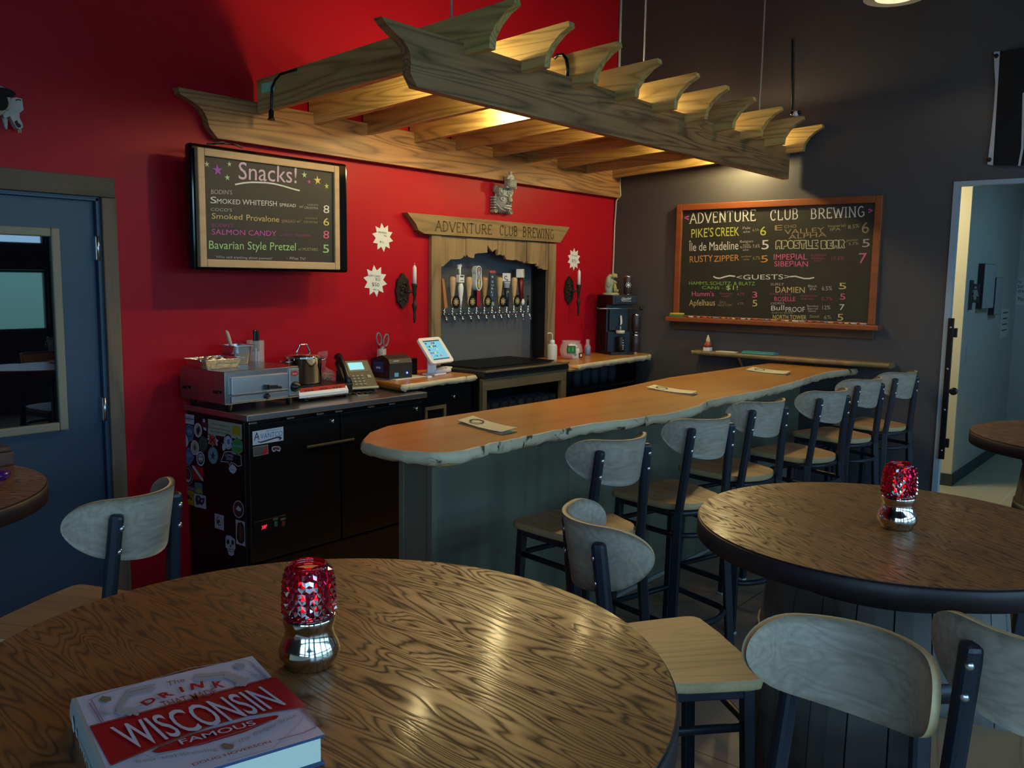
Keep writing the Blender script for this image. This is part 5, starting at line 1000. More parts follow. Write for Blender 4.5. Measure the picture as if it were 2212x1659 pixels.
it = [("PIKE'S", 312, 485, 515, 472, 85, 'lime'), ("CREEK", 532, 470, 752, 464, 84, 'lime'), ("Pale", 785, 406, 855, 402, 24, 'grey'), ("ale", 790, 438, 852, 435, 20, 'grey'), ("6.5%", 875, 424, 935, 418, 22, 'olive'), ("6", 945, 462, 1000, 460, 86, 'lime'),
 ("Île de Madeline", 290, 606, 745, 590, 80, 'white'), ("Belgian", 760, 530, 880, 524, 24, 'grey'), ("style", 785, 556, 850, 553, 18, 'grey'), ("BLONDE", 762, 580, 862, 576, 20, 'grey'), ("ale", 785, 603, 840, 600, 18, 'grey'), ("7.6%", 876, 577, 942, 572, 32, 'grey'), ("5", 958, 590, 1024, 588, 90, 'white'),
 ("RUSTY", 298, 712, 510, 700, 62, 'orange'), ("ZIPPER", 520, 705, 752, 692, 58, 'orange'), ("amber", 770, 664, 870, 660, 18, 'brown'), ("ale", 790, 690, 845, 688, 18, 'brown'), ("6.7%", 878, 685, 944, 682, 32, 'brown'), ("5", 952, 710, 1016, 706, 66, 'orange'),
 ("E", 1080, 416, 1150, 413, 50, 'brown'), ("CHO", 1165, 396, 1278, 390, 30, 'brown'), ("VALLEY", 1168, 452, 1535, 430, 46, 'brown'), ("ALPHA", 1205, 498, 1555, 472, 44, 'brown'), ("Imperial", 1570, 388, 1728, 380, 26, 'olive'), ("IPA", 1588, 420, 1685, 415, 26, 'olive'), ("8.5%", 1752, 402, 1856, 388, 36, 'olive'), ("6", 1878, 442, 1945, 438, 108, 'brown'),
 ("porter", 1740, 518, 1845, 510, 22, 'olive'), ("5.7%", 1757, 552, 1850, 545, 26, 'olive'), ("5", 1882, 570, 1952, 566, 78, 'grey'),
 ("IMPEЯIAL", 1070, 686, 1375, 683, 54, 'pink'), ("SIBEЯIAN", 1076, 746, 1384, 748, 50, 'pink'), ("RUSSIAN", 1412, 655, 1547, 652, 22, 'dpink'), ("IMPERIAL", 1417, 682, 1540, 680, 20, 'dpink'), ("STOUT", 1440, 706, 1515, 704, 18, 'dpink'), ("10.6%", 1602, 690, 1715, 682, 36, 'dpink'), ("7", 1852, 715, 1925, 714, 96, 'pink'),
 ("<GUESTS>", 728, 868, 1220, 864, 46, 'white'), ("HAMM'S, SCHLITZ, & BLATZ", 292, 915, 898, 920, 32, 'grn'), ("CANS -", 410, 953, 610, 958, 28, 'grn'), ("$1!", 632, 960, 740, 962, 40, 'green'),
 ("Hamm's", 317, 1020, 520, 1020, 46, 'pink'), ("American", 567, 1003, 690, 1003, 20, 'dpink'), ("Lager", 595, 1027, 675, 1025, 20, 'dpink'), ("4.7%", 732, 1015, 800, 1013, 28, 'dpink'), ("3", 872, 1033, 918, 1034, 58, 'pink'),
 ("Apfelhaus", 292, 1108, 530, 1106, 58, 'tan'), ("Dry", 575, 1086, 630, 1084, 22, 'brown'), ("Hard Cider", 557, 1112, 688, 1109, 22, 'brown'), ("6.3%", 737, 1098, 790, 1095, 20, 'brown'), ("5", 874, 1113, 919, 1113, 62, 'yellow'),
 ("SURLY", 1042, 922, 1165, 920, 24, 'grey'), ("DAMIEN", 1086, 986, 1355, 990, 56, 'tan'), ("Black", 1386, 938, 1470, 938, 24, 'grey'), ("IPA", 1400, 966, 1460, 966, 22, 'grey'), ("6.5%", 1512, 967, 1606, 965, 40, 'grey'), ("5", 1668, 955, 1736, 956, 62, 'tan'),
 ("FAIR STATE", 1042, 1008, 1230, 1016, 20, 'dpink'), ("ROSELLE", 1076, 1065, 1268, 1066, 42, 'pink'), ("American", 1316, 1025, 1466, 1024, 22, 'dpink'), ("wild ale", 1316, 1052, 1430, 1052, 20, 'dpink'), ("5.7%", 1507, 1060, 1612, 1058, 32, 'dpink'), ("5", 1678, 1050, 1728, 1052, 58, 'pink'),
 ("ODELL", 1042, 1097, 1176, 1092, 20, 'grey'), ("Bull", 1046, 1152, 1166, 1146, 46, 'white'), ("PROOF", 1178, 1165, 1355, 1165, 48, 'white'), ("Bourbon", 1376, 1118, 1480, 1120, 20, 'grey'), ("Barrel", 1380, 1143, 1475, 1144, 20, 'grey'), ("Stout", 1385, 1164, 1458, 1164, 18, 'grey'), ("12%", 1516, 1143, 1590, 1140, 38, 'grey'), ("7", 1674, 1147, 1720, 1148, 56, 'white'),
 ("EARTH RIDER", 1052, 1180, 1250, 1182, 16, 'olive'), ("NORTH TOWER", 1062, 1228, 1370, 1235, 40, 'yellow'), ("Stout", 1402, 1218, 1490, 1217, 28, 'olive'), ("6%", 1532, 1232, 1598, 1229, 38, 'olive'), ("5", 1654, 1245, 1708, 1246, 66, 'tan')]
ln = [([(515, 838), (540, 852), (575, 856), (620, 842), (665, 832), (715, 838)], 12, 'white'), ([(1222, 840), (1270, 837), (1310, 848), (1350, 858), (1400, 858), (1442, 848)], 11, 'white'), ([(290, 285), (250, 300), (290, 315)], 14, 'mag'), ([(1940, 222), (1978, 234), (1940, 252)], 14, 'mag')]
zf = chalk_board(cbd, PB, NXm, it, ln, Z8)
for w_, xa, y_, xb, yb_, h in (("ADVENTURE", 302, 352, 905, 324, 92), ("CLUB", 1037, 324, 1296, 308, 92), ("BREWING", 1410, 308, 1908, 288, 90)):
    b = MB(); serif(b, w_, zf(xa, y_), zf(xb, yb_), zf(xa, y_-h), NXm, 0, .11, .0014); b.build('chalk_heading', chalk('white'), cbd, world=True)
# outlined letters of one beer name
def outl(word, xa, y_, xb, yb_, h, k):
    n = len(word); b = MB()
    for i, c_ in enumerate(word):
        x1, x2 = xa+(xb-xa)*i/n, xa+(xb-xa)*(i+.94)/n; y1 = y_+(yb_-y_)*i/n
        sh = {'A': [(0, 0), (.05, .9), (.3, 1), (.7, 1), (.95, .9), (1, 0), (.7, 0), (.65, .3), (.35, .3), (.3, 0), (0, 0)], 'P': [(0, 0), (0, 1), (.8, 1), (1, .8), (1, .5), (.8, .3), (.4, .3), (.35, 0), (0, 0)], 'O': [(.1, .1), (0, .5), (.1, .9), (.5, 1), (.9, .9), (1, .5), (.9, .1), (.5, 0), (.1, .1)], 'S': [(0, .05), (0, .3), (.55, .35), (0, .5), (.05, .95), (.9, 1), (1, .75), (.5, .7), (1, .5), (.95, .05), (0, .05)],
              'T': [(.3, 0), (.3, .6), (0, .65), (0, 1), (1, 1), (1, .65), (.7, .6), (.65, 0), (.3, 0)], 'L': [(0, 0), (0, 1), (.4, 1), (.42, .35), (1, .3), (1, 0), (0, 0)], 'E': [(0, 0), (0, 1), (1, 1), (1, .7), (.5, .65), (.85, .5), (.5, .35), (1, .3), (1, 0), (0, 0)], 'B': [(0, 0), (0, 1), (.8, 1), (1, .8), (.8, .52), (1, .25), (.85, 0), (0, 0)], 'R': [(0, 0), (0, 1), (.8, 1), (1, .75), (.8, .45), (1, 0), (.65, 0), (.45, .3), (.35, 0), (0, 0)]}[c_]
        P = [zf(x1+(x2-x1)*u, y1-h*v) for u, v in sh]; ribbon(b, P, .006, NXm, 0, .0014)
    b.build('chalk_lettering', chalk(k), cbd, world=True)
outl('APOSTLE', 1088, 585, 1480, 582, 76, 'pale'); outl('BEAR', 1505, 584, 1725, 576, 74, 'pale')
ck = [(.6, .6, .58), (.55, .3, .1), (.5, .12, .1), (.6, .55, .2), (.15, .25, .35), (.4, .38, .36), (.5, .2, .25), (.25, .12, .08)]
for i in range(26):
    y = 3.20-i*.0515+R.uniform(-.012, .012); L = R.uniform(.02, .045); k = i*5 % 8
    o = MB().tube([(0, -L/2, 0), (0, L/2, 0)], .0055, 8).build('chalk_stick', mat('chalk_piece_%d' % k, ck[k], .9)); o.location = (XW-.088+R.uniform(-.008, .008), y, 1.3768); o.rotation_euler.z = R.uniform(-.15, .15)
    tag(o, 'short stick of coloured chalk lying in the beer chalkboard tray', 'chalk', 'chalk sticks in the tray')
er = thing('board_eraser', 'yellow and green board eraser at the left of the chalk tray', 'eraser', (XW-.075, 3.335, 1.3715)); MB().box((0, 0, .010), (.045, .11, .02), .003).build('pad', mat('eraser_green', (.10, .20, .05), .8), er); MB().box((0, -.005, .024), (.042, .105, .012), .003).build('back', mat('eraser_yellow', (.60, .50, .04), .6), er)
# ledge on the charcoal wall
ld = thing('live_edge_ledge', 'narrow live edge wooden ledge on the charcoal wall above bar end', 'ledge', (XW, 2.43, 1.09))
b = MB(); rr = random.Random(9); n = 46; ytop = []; zt_ = 1.122; th = .034
for i in range(n+1):
    y = 3.155-i*(3.155-1.70)/n; ytop.append((y, XW-.15+rr.uniform(-.006, .006)))
vs = []; fs = []
for y, x in ytop: vs += [(XW-.001, y, zt_), (x, y, zt_), (x-.008+rr.uniform(-.003, .003), y, zt_-th*.5), (x+.012, y, zt_-th), (XW-.001, y, zt_-th)]
for i in range(n):
    for k in range(4): b.add([vs[i*5+k], vs[(i+1)*5+k], vs[(i+1)*5+k+1], vs[i*5+k+1]], [[0, 1, 2, 3]], 0 if k in (0, 3) else (1), k in (1, 2))
b.add(vs[:5], [[4, 3, 2, 1, 0]], 0); b.add(vs[-5:], [[0, 1, 2, 3, 4]], 0)
b.build('board', [wood('ledge_wood', (.26, .17, .08), (.11, .07, .035), 'Y', scale=5, bands=6, rough=.55), mat('ledge_edge', (.22, .16, .08), .6, noise=.6, nscale=14, bump=.5), M_BARK], ld, world=True)
for y in (2.78, 2.2): MB().prism([(XW-.002, y, zt_-th), (XW-.10, y, zt_-th), (XW-.002, y, zt_-th-.10)], (0, .02, 0)).build('bracket', M_STEEL, ld, world=True)
gn = thing('gnome_figurine', 'tiny red and cream figurine on a white base on wall ledge', 'figurine', (XW-.10, 3.045, zt_))
MB().box((0, 0, .014), (.05, .055, .028), .004).build('base', M_WHITE, gn); MB().lathe([(.026, .028), (.028, .045), (.018, .07), (0, .075)], 14).ball((-.012, .014, .045), .013).ball((-.012, -.014, .045), .013).build('red_body', mat('gnome_red', (.32, .06, .03), .5), gn); MB().lathe([(.019, .062), (.017, .085), (.010, .105), (.004, .12), (0, .123)], 12).ball((-.012, 0, .076), .008).build('cream_hood', mat('gnome_cream', (.58, .46, .22), .5), gn)
o = MB().lathe([(.010, 0), (.008, .004), (.016, .02), (.018, .034), (.012, .036), (0, .036)], 12).build('glass_trinket', M_TUMB); o.location = (XW-.07, 3.125, zt_); tag(o, 'tiny clear glass trinket at the left end of wall ledge', 'trinket')
o = MB().box((0, 0, .007), (.10, .255, .013), .005).box((.004, 0, .017), (.09, .245, .006), .003).build('teal_folder', mat('teal_folder', (.06, .28, .30), .5)); o.location = (XW-.085, 2.63, zt_); o.rotation_euler.z = -.03; tag(o, 'teal folder lying on the wall ledge', 'folder')
o = MB().box((0, 0, .003), (.08, .16, .005), .001).build('folded_leaflet', M_PAPER); o.location = (XW-.09, 2.885, zt_); tag(o, 'pale folded leaflet on wall ledge between figurine and teal folder', 'leaflet')
# flag
fl = thing('wall_flag', 'black flag with white sleeve hung high on the charcoal wall', 'flag', (XW, 1.1, 2.4))
hl = [onX(x, y, XW-.02) for x, y in [(2147, 112), (2148, 145), (2150, 180), (2147, 230), (2141, 290), (2133, 355)]]; hr = [onX(x, y, XW-.02) for x, y in [(2160, 111), (2161, 145), (2163, 180), (2161, 230), (2155, 290), (2145, 357)]]
b = MB(); 
for i in range(5): b.add([hl[i], hr[i], hr[i+1], hl[i+1], *(p+Vector((.006, 0, 0)) for p in (hl[i], hr[i], hr[i+1], hl[i+1]))], [[0, 1, 2, 3], [7, 6, 5, 4], [0, 3, 7, 4], [1, 5, 6, 2]])
b.build('sleeve', mat('flag_white', (.50, .48, .50), .8), fl, world=True)
b = MB(); n = 14
for i in range(n):
    q0, q1 = i/n, (i+1)/n
    for (u0, u1, zc) in [(q0, q1, 0)]:
        A = lambda u, top: (hr[0].lerp(Vector((XW-.02, .30, hr[0].z+.02)), u) if top else hr[5].lerp(Vector((XW-.02, .30, hr[5].z-.06)), u))+Vector((-.012*math.sin(u*9), 0, 0))
        b.add([A(u0, 1), A(u1, 1), A(u1, 0), A(u0, 0)], [[0, 1, 2, 3]], 0, True)
b.build('cloth', mat('flag_black', (.006, .006, .008), .9), fl, world=True)
b = MB(); P = [onX(x, y, XW-.034) for x, y in [(2199, 358), (2204, 358), (2211, 320), (2213, 200), (2209, 200), (2206, 320)]]; b.prism(P, (.002, 0, 0)); b.build('white_stripe', mat('flag_white', (.5, .48, .5), .8), fl, world=True)
for q in (onX(2152, 121, XW-.022), onX(2137, 345, XW-.022)): MB().lathe([(.006, -.003), (.014, -.003), (.014, 0), (.006, 0)], 14, q, axis='X').build('grommet', M_BLACK, fl, world=True)
# hall signs
M_SIGNK = mat('sign_dark', (.03, .04, .05), .5)
rs = thing('restroom_sign', 'dark projecting restroom sign with two white figures in the hall', 'sign', (7.95, 1.63, 1.4))
a = onX(2088, 613, 7.95); c = onX(2114, 654, 7.95); MB().b2((7.95, a.y, c.z), (7.965, c.y, a.z), .002).build('panel', M_SIGNK, rs, world=True)
MB().b2((7.94, 1.605, c.z-.06), (7.98, 1.63, a.z+.03), .003).build('wall_mount', M_SIGNK, rs, world=True)
b = MB(); hgt = (a.z-c.z); 
for k, yc in ((0, a.y+(c.y-a.y)*.36), (1, a.y+(c.y-a.y)*.70)):
    B_ = lambda dy, dz: Vector((7.9485, yc+dy*hgt, c.z+dz*hgt)); disc(b, B_(0, .80), (0, 1, 0), (0, 0, 1), hgt*.07, 0, 12)
    b.poly([B_(*q) for q in ([(-.12, .68), (.12, .68), (.14, .4), (.09, .4), (.07, .15), (-.07, .15), (-.09, .4), (-.14, .4)] if k == 0 else [(-.09, .68), (.09, .68), (.17, .34), (.07, .34), (.06, .15), (-.06, .15), (-.07, .34), (-.17, .34)])])
b.build('pictogram', mat('pictogram_pale', (.30, .36, .38), .6), rs, world=True)
for k, (x0_, x1_, yt, ybm, lab) in enumerate(((2126, 2150, 569, 667, 'larger of two black edged canvases on the hall wall'), (2153, 2168, 599, 680, 'smaller of two black edged canvases on the hall wall'))):
    xa = onY(x0_, 600, 1.58).x; xb = onY(x1_, 600, 1.58).x; za_ = onY(x0_, yt, 1.58).z; zb_ = onY(x0_, ybm, 1.58).z
    cv = thing('wall_canvas', lab, 'picture', (xa, 1.63, zb_), group='canvases in the hall'); MB().b2((xa, 1.581, zb_), (xb, 1.628, za_), .002).build('edge', M_BLACK, cv, world=True); MB().b2((xa+.004, 1.578, zb_+.004), (xb-.004, 1.581, za_-.004)).build('picture_face', mat('canvas_grey', (.30, .32, .34), .7), cv, world=True)
p0 = onY(2164, 668, 1.628); p1 = onY(2175, 728, 1.628); nt_ = thing('paper_notice', 'narrow paper notice on the hall side wall', 'notice', (p0.x, 1.628, p1.z)); MB().b2((p0.x, 1.626, p1.z), (p1.x, 1.629, p0.z)).build('sheet', mat('hall_paper', (.5, .52, .5), .8), nt_, world=True)
b = MB(); 
for i in range(4): z = p0.z-(p0.z-p1.z)*(.15+.2*i); b.poly([(p0.x+.06, 1.6255, z), (p1.x-.06, 1.6255, z), (p1.x-.06, 1.6255, z+.012), (p0.x+.06, 1.6255, z+.012)])
b.build('lines_of_text', M_BLACK, nt_, world=True)
p0 = onX(2192, 600, 10.045); p1 = onX(2222, 660, 10.045); nt_ = thing('paper_sign', 'handwritten paper sign on the dark far hall wall', 'notice', (10.045, p1.y, p1.z)); MB().b2((10.044, p1.y, p1.z), (10.049, p0.y, p0.z)).build('sheet', mat('hall_paper', (.5, .52, .5), .8), nt_, world=True)
b = MB()
for tx, yy, h_ in (('No', 612, 8), ('bar', 622, 8), ('drinks', 632, 8), ('Please', 650, 9)): text(b, tx, onX(2199, yy, 10.0435), onX(2199+4*len(tx), yy, 10.0435), onX(2199, yy-h_, 10.0435))
b.build('handwriting', M_BLACK, nt_, world=True)
p = onX(2090, 745, 8.0); o = MB().b2((8.0, 1.624, 1.02), (8.08, 1.629, 1.14), .002).build('switch_plate', mat('switch_plate', (.40, .43, .42), .5)); tag(o, 'pale switch plate on the hall wall below restroom sign', 'switch')
# ------------------------------------------------------------------ the bar
BZ = 1.066
ft_ = [(787, 947), (789, 955), (798, 958), (810.7, 962), (835, 967), (859.5, 971.5), (900, 975), (943.6, 977), (972, 976), (1000.5, 973), (1027.6, 966), (1060, 957), (1095, 950), (1130, 943), (1163, 936), (1231, 923), (1279, 914), (1330, 908), (1378, 902), (1445, 892), (1480, 884), (1511, 874.5), (1527.6, 865), (1577, 854.6), (1610, 849), (1644, 843), (1675, 835), (1710, 826), (1735, 818), (1760, 810.5), (1789.7, 802.5)]
F_ = [onZ(x, y, BZ) for x, y in ft_]
bk = [(838, 920), (914, 907), (1041, 887.5), (1177, 866), (1330, 840), (1445, 815.5)]
K_ = [onZ(x, y, BZ) for x, y in bk]
out = [(p.x, p.y, 1) for p in F_]+[(XW-.07, 1.95, 1), (XW-.004, 1.95, 0), (XW-.004, 2.53, 0)]+[(p.x, p.y, 0) for p in K_[::-1]]
q = onZ(800, 934, BZ); out += [(q.x, q.y, 0)]
bt_ = slab('live_edge_slab', out, BZ, .050, 'long honey coloured live edge bar top with rounded left end', 11); bt_['category'] = 'bar top'
BFY, BX0 = 2.345, 2.417
bs_ = thing('bar_counter', 'grey green stained panel base under the live edge bar top', 'bar base', (4.3, 2.5, 0))
js = [BX0, 3.343, 4.01, 4.694, 5.36, XW-.006]
for i in range(5): MB().b2((js[i]+.0015, BFY, .012), (js[i+1]-.0015, BFY+.02, BZ-.051), .002).build('front_panel', M_PANEL, bs_, world=True)
MB().b2((BX0, BFY+.021, .012), (BX0+.02, 2.50, BZ-.051), .002).build('end_panel', M_PANEL, bs_, world=True)
b = MB(); b.b2((BX0-.008, BFY-.008, .0), (BX0+.022, BFY+.022, BZ-.051), .003); b.build('corner_trim', M_PANEL, bs_, world=True)
MB().b2((BX0-.004, 2.50, 0), (BX0+.03, 2.53, BZ-.051), .003).build('corner_trim', M_PANEL, bs_, world=True)
MB().b2((BX0+.02, BFY-.012, 0), (XW-.008, BFY, .022), .003).build('floor_strip', mat('pale_strip', (.28, .29, .27), .5), bs_, world=True)
MB().b2((BX0+.022, BFY+.022, .01), (XW-.01, 2.49, BZ-.06)).build('core', M_BLACK, bs_, world=True)
# menus
M_MENU = mat('menu_card', (.66, .62, .46), .7)
def menu(pts, lab):
    P = [onZ(x, y, BZ+.004) for x, y in pts]; c = (P[0]+P[1]+P[2]+P[3])/4
    t_ = thing('folded_menu', lab, 'menu', (c.x, c.y, BZ+.001), group='folded menus on the bar'); b = MB(); n = 8
    def S(u, v): return P[0].lerp(P[1], u).lerp(P[3].lerp(P[2], u), v)
    for k in range(2):
        pts_ = []
        for i in range(n+1):
            for u in (0, 1): q = S(u, i/n); q.z = BZ+.003+k*.0045+.006*(i/n*2-1)**2*k+(.004*k if u else 0); pts_.append(q)
        b.add(pts_+[p-Vector((0, 0, .0015)) for p in pts_], [[2*i, 2*i+1, 2*i+3, 2*i+2] for i in range(n)]+[[2*i+2*n+2, 2*i+2+2*n+2, 2*i+3+2*n+2, 2*i+1+2*n+2] for i in range(n)]+[[2*i, 2*i+2, 2*i+2*n+4, 2*i+2*n+2] for i in range(n)]+[[2*i+1, 2*i+2*n+3, 2*i+2*n+5, 2*i+3] for i in range(n)])
    b.build('card', M_MENU, t_, world=True)
    b = MB(); 
    for i in range(26):
        a0, a1 = 2*PI*i/26, 2*PI*(i+1)/26
        f_ = lambda a, r: (lambda q: Vector((q.x, q.y, BZ+.0125+.006*((.27+r*.13*math.sin(a))*2-1)**2)))(S(.5+r*.34*math.cos(a), .27+r*.13*math.sin(a)))
        b.poly([f_(a0, 1), f_(a1, 1), f_(a1, .72+.1*(i % 2)), f_(a0, .72+.1*((i+1) % 2))])
    b.build('printed_wreath', mat('menu_ink', (.06, .05, .045), .8), t_, world=True)
menu([(989, 912), (1022, 904.5), (1118, 931), (1084, 938)], 'folded white menu nearest the rounded end of the bar')
menu([(1396, 839.5), (1413, 836), (1507, 850), (1494, 854)], 'folded white menu at the middle of the bar')
menu([(1611, 801), (1627, 796.5), (1708, 806), (1697, 810.5)], 'folded white menu at the wall end of the bar')
# ------------------------------------------------------------------ stools
def make_stool(lab, grp):
    t_ = thing('bar_stool', lab, 'bar stool', group=grp); SZ = .742; w = .034
    # seat: square rounded front, round rear
    pr = [Vector((.195, .155, 0)), Vector((.192, .178, 0)), Vector((.175, .190, 0)), Vector((.08, .198, 0)), Vector((-.08, .198, 0)), Vector((-.175, .190, 0)), Vector((-.192, .178, 0)), Vector((-.195, .155, 0))]
    rear = [Vector((-.165*math.cos(a)-.004, -.07-.125*math.sin(a), 0)) for a in [PI*i/14 for i in range(15)]]
    pr += [Vector((-.19, .08, 0)), Vector((-.182, 0, 0))]+rear+[Vector((.182, 0, 0)), Vector((.19, .08, 0))]
    zs = [Vector((0, 0, 0))]
    b = MB(); up_ = [p+Vector((0, 0, SZ)) for p in pr]; n = len(pr)
    b.add(up_, [list(range(n))], 0); b.add([p*.985+Vector((0, 0, SZ-.027)) for p in pr], [list(range(n))[::-1]], 0)
    lay = [up_]+[[p*(1.003 if k in (1, 2) else .995)+Vector((0, 0, SZ-.003-.021*k/3)) for p in pr] for k in range(4)]+[[p*.985+Vector((0, 0, SZ-.027)) for p in pr]]
    for a, c in zip(lay, lay[1:]): b.add(a+c, [[i, (i+1) % n, n+(i+1) % n, n+i][::-1] for i in range(n)], 1, True)
    b.build('seat', [M_SEAT, M_PLY], t_)
    # frame under the seat
    b = MB(); zf = SZ-.041
    for s_ in (-1, 1): b.bar((s_*.165, .155, zf), (s_*.145, -.13, zf), .026, .026)
    b.bar((-.165, .16, zf), (.165, .16, zf), .026, .026); b.tube([(-.145*math.cos(a), -.11-.075*math.sin(a), zf) for a in [PI*i/12 for i in range(13)]], .013, 8); b.build('seat_frame', M_METAL, t_)
    # curved backrest
    b = MB(); nu, nv = 30, 8; wb, hb, th = .215, .185, .014
    def BR(u, v, k):
        a = u*1.12; x = .169*math.sin(a)/math.sin(1.12); y = -.205+.14*(1-math.cos(a))/(1-math.cos(1.12))
        zt_ = 1.105-.006*math.cos(u*PI/2); q = abs(u)
        e_ = math.sqrt(max(0, 1-max(0, (q-.60)/.40)**2)); top_ = zt_-.062*(1-e_); bot_ = .928+.062*q**2+.048*(1-e_)*1.0; bot_ = min(bot_, top_-.0006)
        z = bot_+(top_-bot_)*v; tilt = (z-.9)*-.16
        nx, ny = math.sin(a), -math.cos(a)
        return Vector((x+nx*th*k, y+ny*th*k+tilt, z))
    for k in (0, 1):
        us = [math.sin(PI/2*(-1+2*i/nu)) for i in range(nu+1)]; vs = [BR(us[i], j/nv, k) for i in range(nu+1) for j in range(nv+1)]
        fs = [[i*(nv+1)+j, (i+1)*(nv+1)+j, (i+1)*(nv+1)+j+1, i*(nv+1)+j+1] for i in range(nu) for j in range(nv)]
        b.add(vs, [f[::-1] for f in fs] if k == 0 else fs, 0, True)
    def rim(seq):
        P0 = [BR(u, v, 0) for u, v in seq]; P1 = [BR(u, v, 1) for u, v in seq]; m_ = len(seq)
        b.add(P0+P1, [[i, (i+1) % m_, m_+(i+1) % m_, m_+i] for i in range(m_)], 1, True)
    rim([(u, 1) for u in us]+[(1, 1-j/nv) for j in range(1, nv+1)]+[(u, 0) for u in us[::-1][1:]]+[(-1, j/nv) for j in range(1, nv)])
    b.build('backrest', [M_BACKR, M_PLY], t_)
    # legs
    for s_ in (-1, 1):
        b = MB(); b.bar((s_*.19, -.195, .012), (s_*.140, -.165, SZ-.03), w, w); b.bar((s_*.140, -.165, SZ-.05), (s_*.118, -.203, 1.065), w, w, bev=.010)
        l_ = b.build('rear_leg', M_METAL, t_)
        MB().box((s_*.19, -.195, .006), (w+.001, w+.001, .012), .002).build('foot_glide', mat('foot_glide', (.45, .47, .48), .5), l_)
        for z in (.972, 1.03):
            q = Vector((s_*.140, -.165, SZ-.05)).lerp(Vector((s_*.118, -.203, 1.065)), (z-SZ+.05)/(1.065-SZ+.05)); MB().ball((q.x, q.y-w/2-.001, z), (.008, .005, .008)).build('bolt', M_STEEL, l_)
        b = MB(); b.bar((s_*.182, .185, .012), (s_*.166, .155, SZ-.03), w-.004, w-.004); l_ = b.build('front_leg', M_METAL, t_); MB().box((s_*.182, .185, .006), (w-.003, w-.003, .012), .002).build('foot_glide', mat('foot_glide', (.45, .47, .48), .5), l_)
    for nm, z, e, r in (('upper_rail', .615, .002, .011), ('foot_ring', .235, .014, .013)):
        b = MB(); xr, xf = .15+e*1.6, .168+e; path = [(-xf, .165, z), (-xr, -.12, z)]+[(-(xr)*math.cos(a), -.12-(.10+e)*math.sin(a), z) for a in [PI*i/14 for i in range(1, 14)]]+[(xr, -.12, z), (xf, .165, z)]
        b.tube(path, r, 8, closed=True); b.build(nm, M_METAL, t_)
    return t_
GB = 'stools along the bar'; GT = 'stools at the round tables'
ST0 = make_stool('bar stool nearest the rounded left end of the bar', GB)
first = [True]
def stool(x, y, rz, lab, grp):
    o = ST0 if first[0] else dup(ST0); first[0] = False
    o.location = (x, y, 0); o.rotation_euler = (0, 0, math.radians(rz)); o['label'] = lab; o['group'] = grp; return o
BS = [(2.680, 1.812, -12, 'bar stool nearest the rounded left end of the bar'), (3.336, 1.788, -15, 'second bar stool from the rounded end of the bar'), (3.990, 1.817, -15, 'third bar stool from the rounded end of the bar'), (4.625, 1.733, -15, 'fourth bar stool from the rounded end, third from the charcoal wall'), (5.350, 1.769, -16, 'fifth bar stool, next to the last one by the charcoal wall'), (5.935, 1.727, -15, 'last bar stool at the wall end of the bar')]
for a in BS: stool(*a, GB)
stool(1.855, 1.018, -128.5, 'wooden stool turned to the right table, seat jutting out behind the front table', GT)
stool(1.045, 2.305, 25.5, 'wooden stool at the left by the blue door, seen from behind', GT)
stool(1.37, .47, 86, 'nearest large stool backrest at the bottom right, facing the front table', GT).scale = (.945, .945, .945)
stool(1.79, .203, -78, 'stool at the near side of the right table, cut by right frame edge', GT)
stool(3.53, .30, -90, 'stool at far right table, only its backrest end in view', GT)
# ------------------------------------------------------------------ round barrel tables
M_STAVE = wood('barrel_stave', (.105, .095, .085), (.05, .045, .04), 'Z', scale=6, stretch=6, bands=6, rough=.65, line=.4)
M_HOOP = mat('barrel_hoop', (.05, .05, .055), .5, .7)
def table(x, y, r, lab, rz=0, z=BZ, th=.048, rb=.62):
    t_ = thing('barrel_table', lab, 'table', (x, y, 0), rz, 'round barrel tables')
    b = MB(); b.lathe([(r-.004, z-.002), (r, z-.006), (r, z-th), (r-.006, z-th-.0)], 96, m=1)
    n = 96; b.add([(r*.991*math.cos(2*PI*i/n), r*.991*math.sin(2*PI*i/n), z) for i in range(n)], [list(range(n))], 0)
    b.add([(r*.991*math.cos(2*PI*i/n), r*.991*math.sin(2*PI*i/n), z) for i in range(n)]+[((r-.004)*math.cos(2*PI*i/n), (r-.004)*math.sin(2*PI*i/n), z-.002) for i in range(n)], [[i, n+i, n+(i+1) % n, (i+1) % n] for i in range(n)], 1)
    b.build('table_top', [M_OAK, M_OAKEDGE], t_)
    zt_ = z-th; Rb = r*rb; H = zt_
    def rad(q): return Rb*(.86+.16*math.sin(PI*q))
    ns = 22
    for i in range(ns):
        a0, a1 = 2*PI*i/ns+.006, 2*PI*(i+1)/ns-.006; b = MB(); m_ = 10; vs = []
        for j in range(m_+1):
            q = j/m_; R0 = rad(q)
            for a, rr_ in ((a0, R0), ((a0+a1)/2, R0), (a1, R0), (a1, R0-.02), (a0, R0-.02)): vs.append((rr_*math.cos(a), rr_*math.sin(a), q*H))
        for j in range(m_):
            for k in range(5): b.add([vs[j*5+k], vs[j*5+(k+1) % 5], vs[(j+1)*5+(k+1) % 5], vs[(j+1)*5+k]], [[0, 1, 2, 3]], 0, False)
        b.build('stave', M_STAVE, t_)
    for q0, q1 in ((.02, .07), (.22, .26), (.74, .78), (.93, .985)):
        MB().lathe([(rad(q0)*1.006, q0*H), (rad(q0)*1.012+.002, q0*H), (rad(q1)*1.012+.002, q1*H), (rad(q1)*1.006, q1*H)], 48).build('hoop', M_HOOP, t_)
    return t_
table(.794, 1.011, .536, 'round oak table with the book in the foreground')
table(2.215, .598, .456, 'round oak barrel table at the right with red candle', -.49, rb=.66)
table(4.05, .331, .451, 'round dark table beyond right table near the hall doorway', .4)
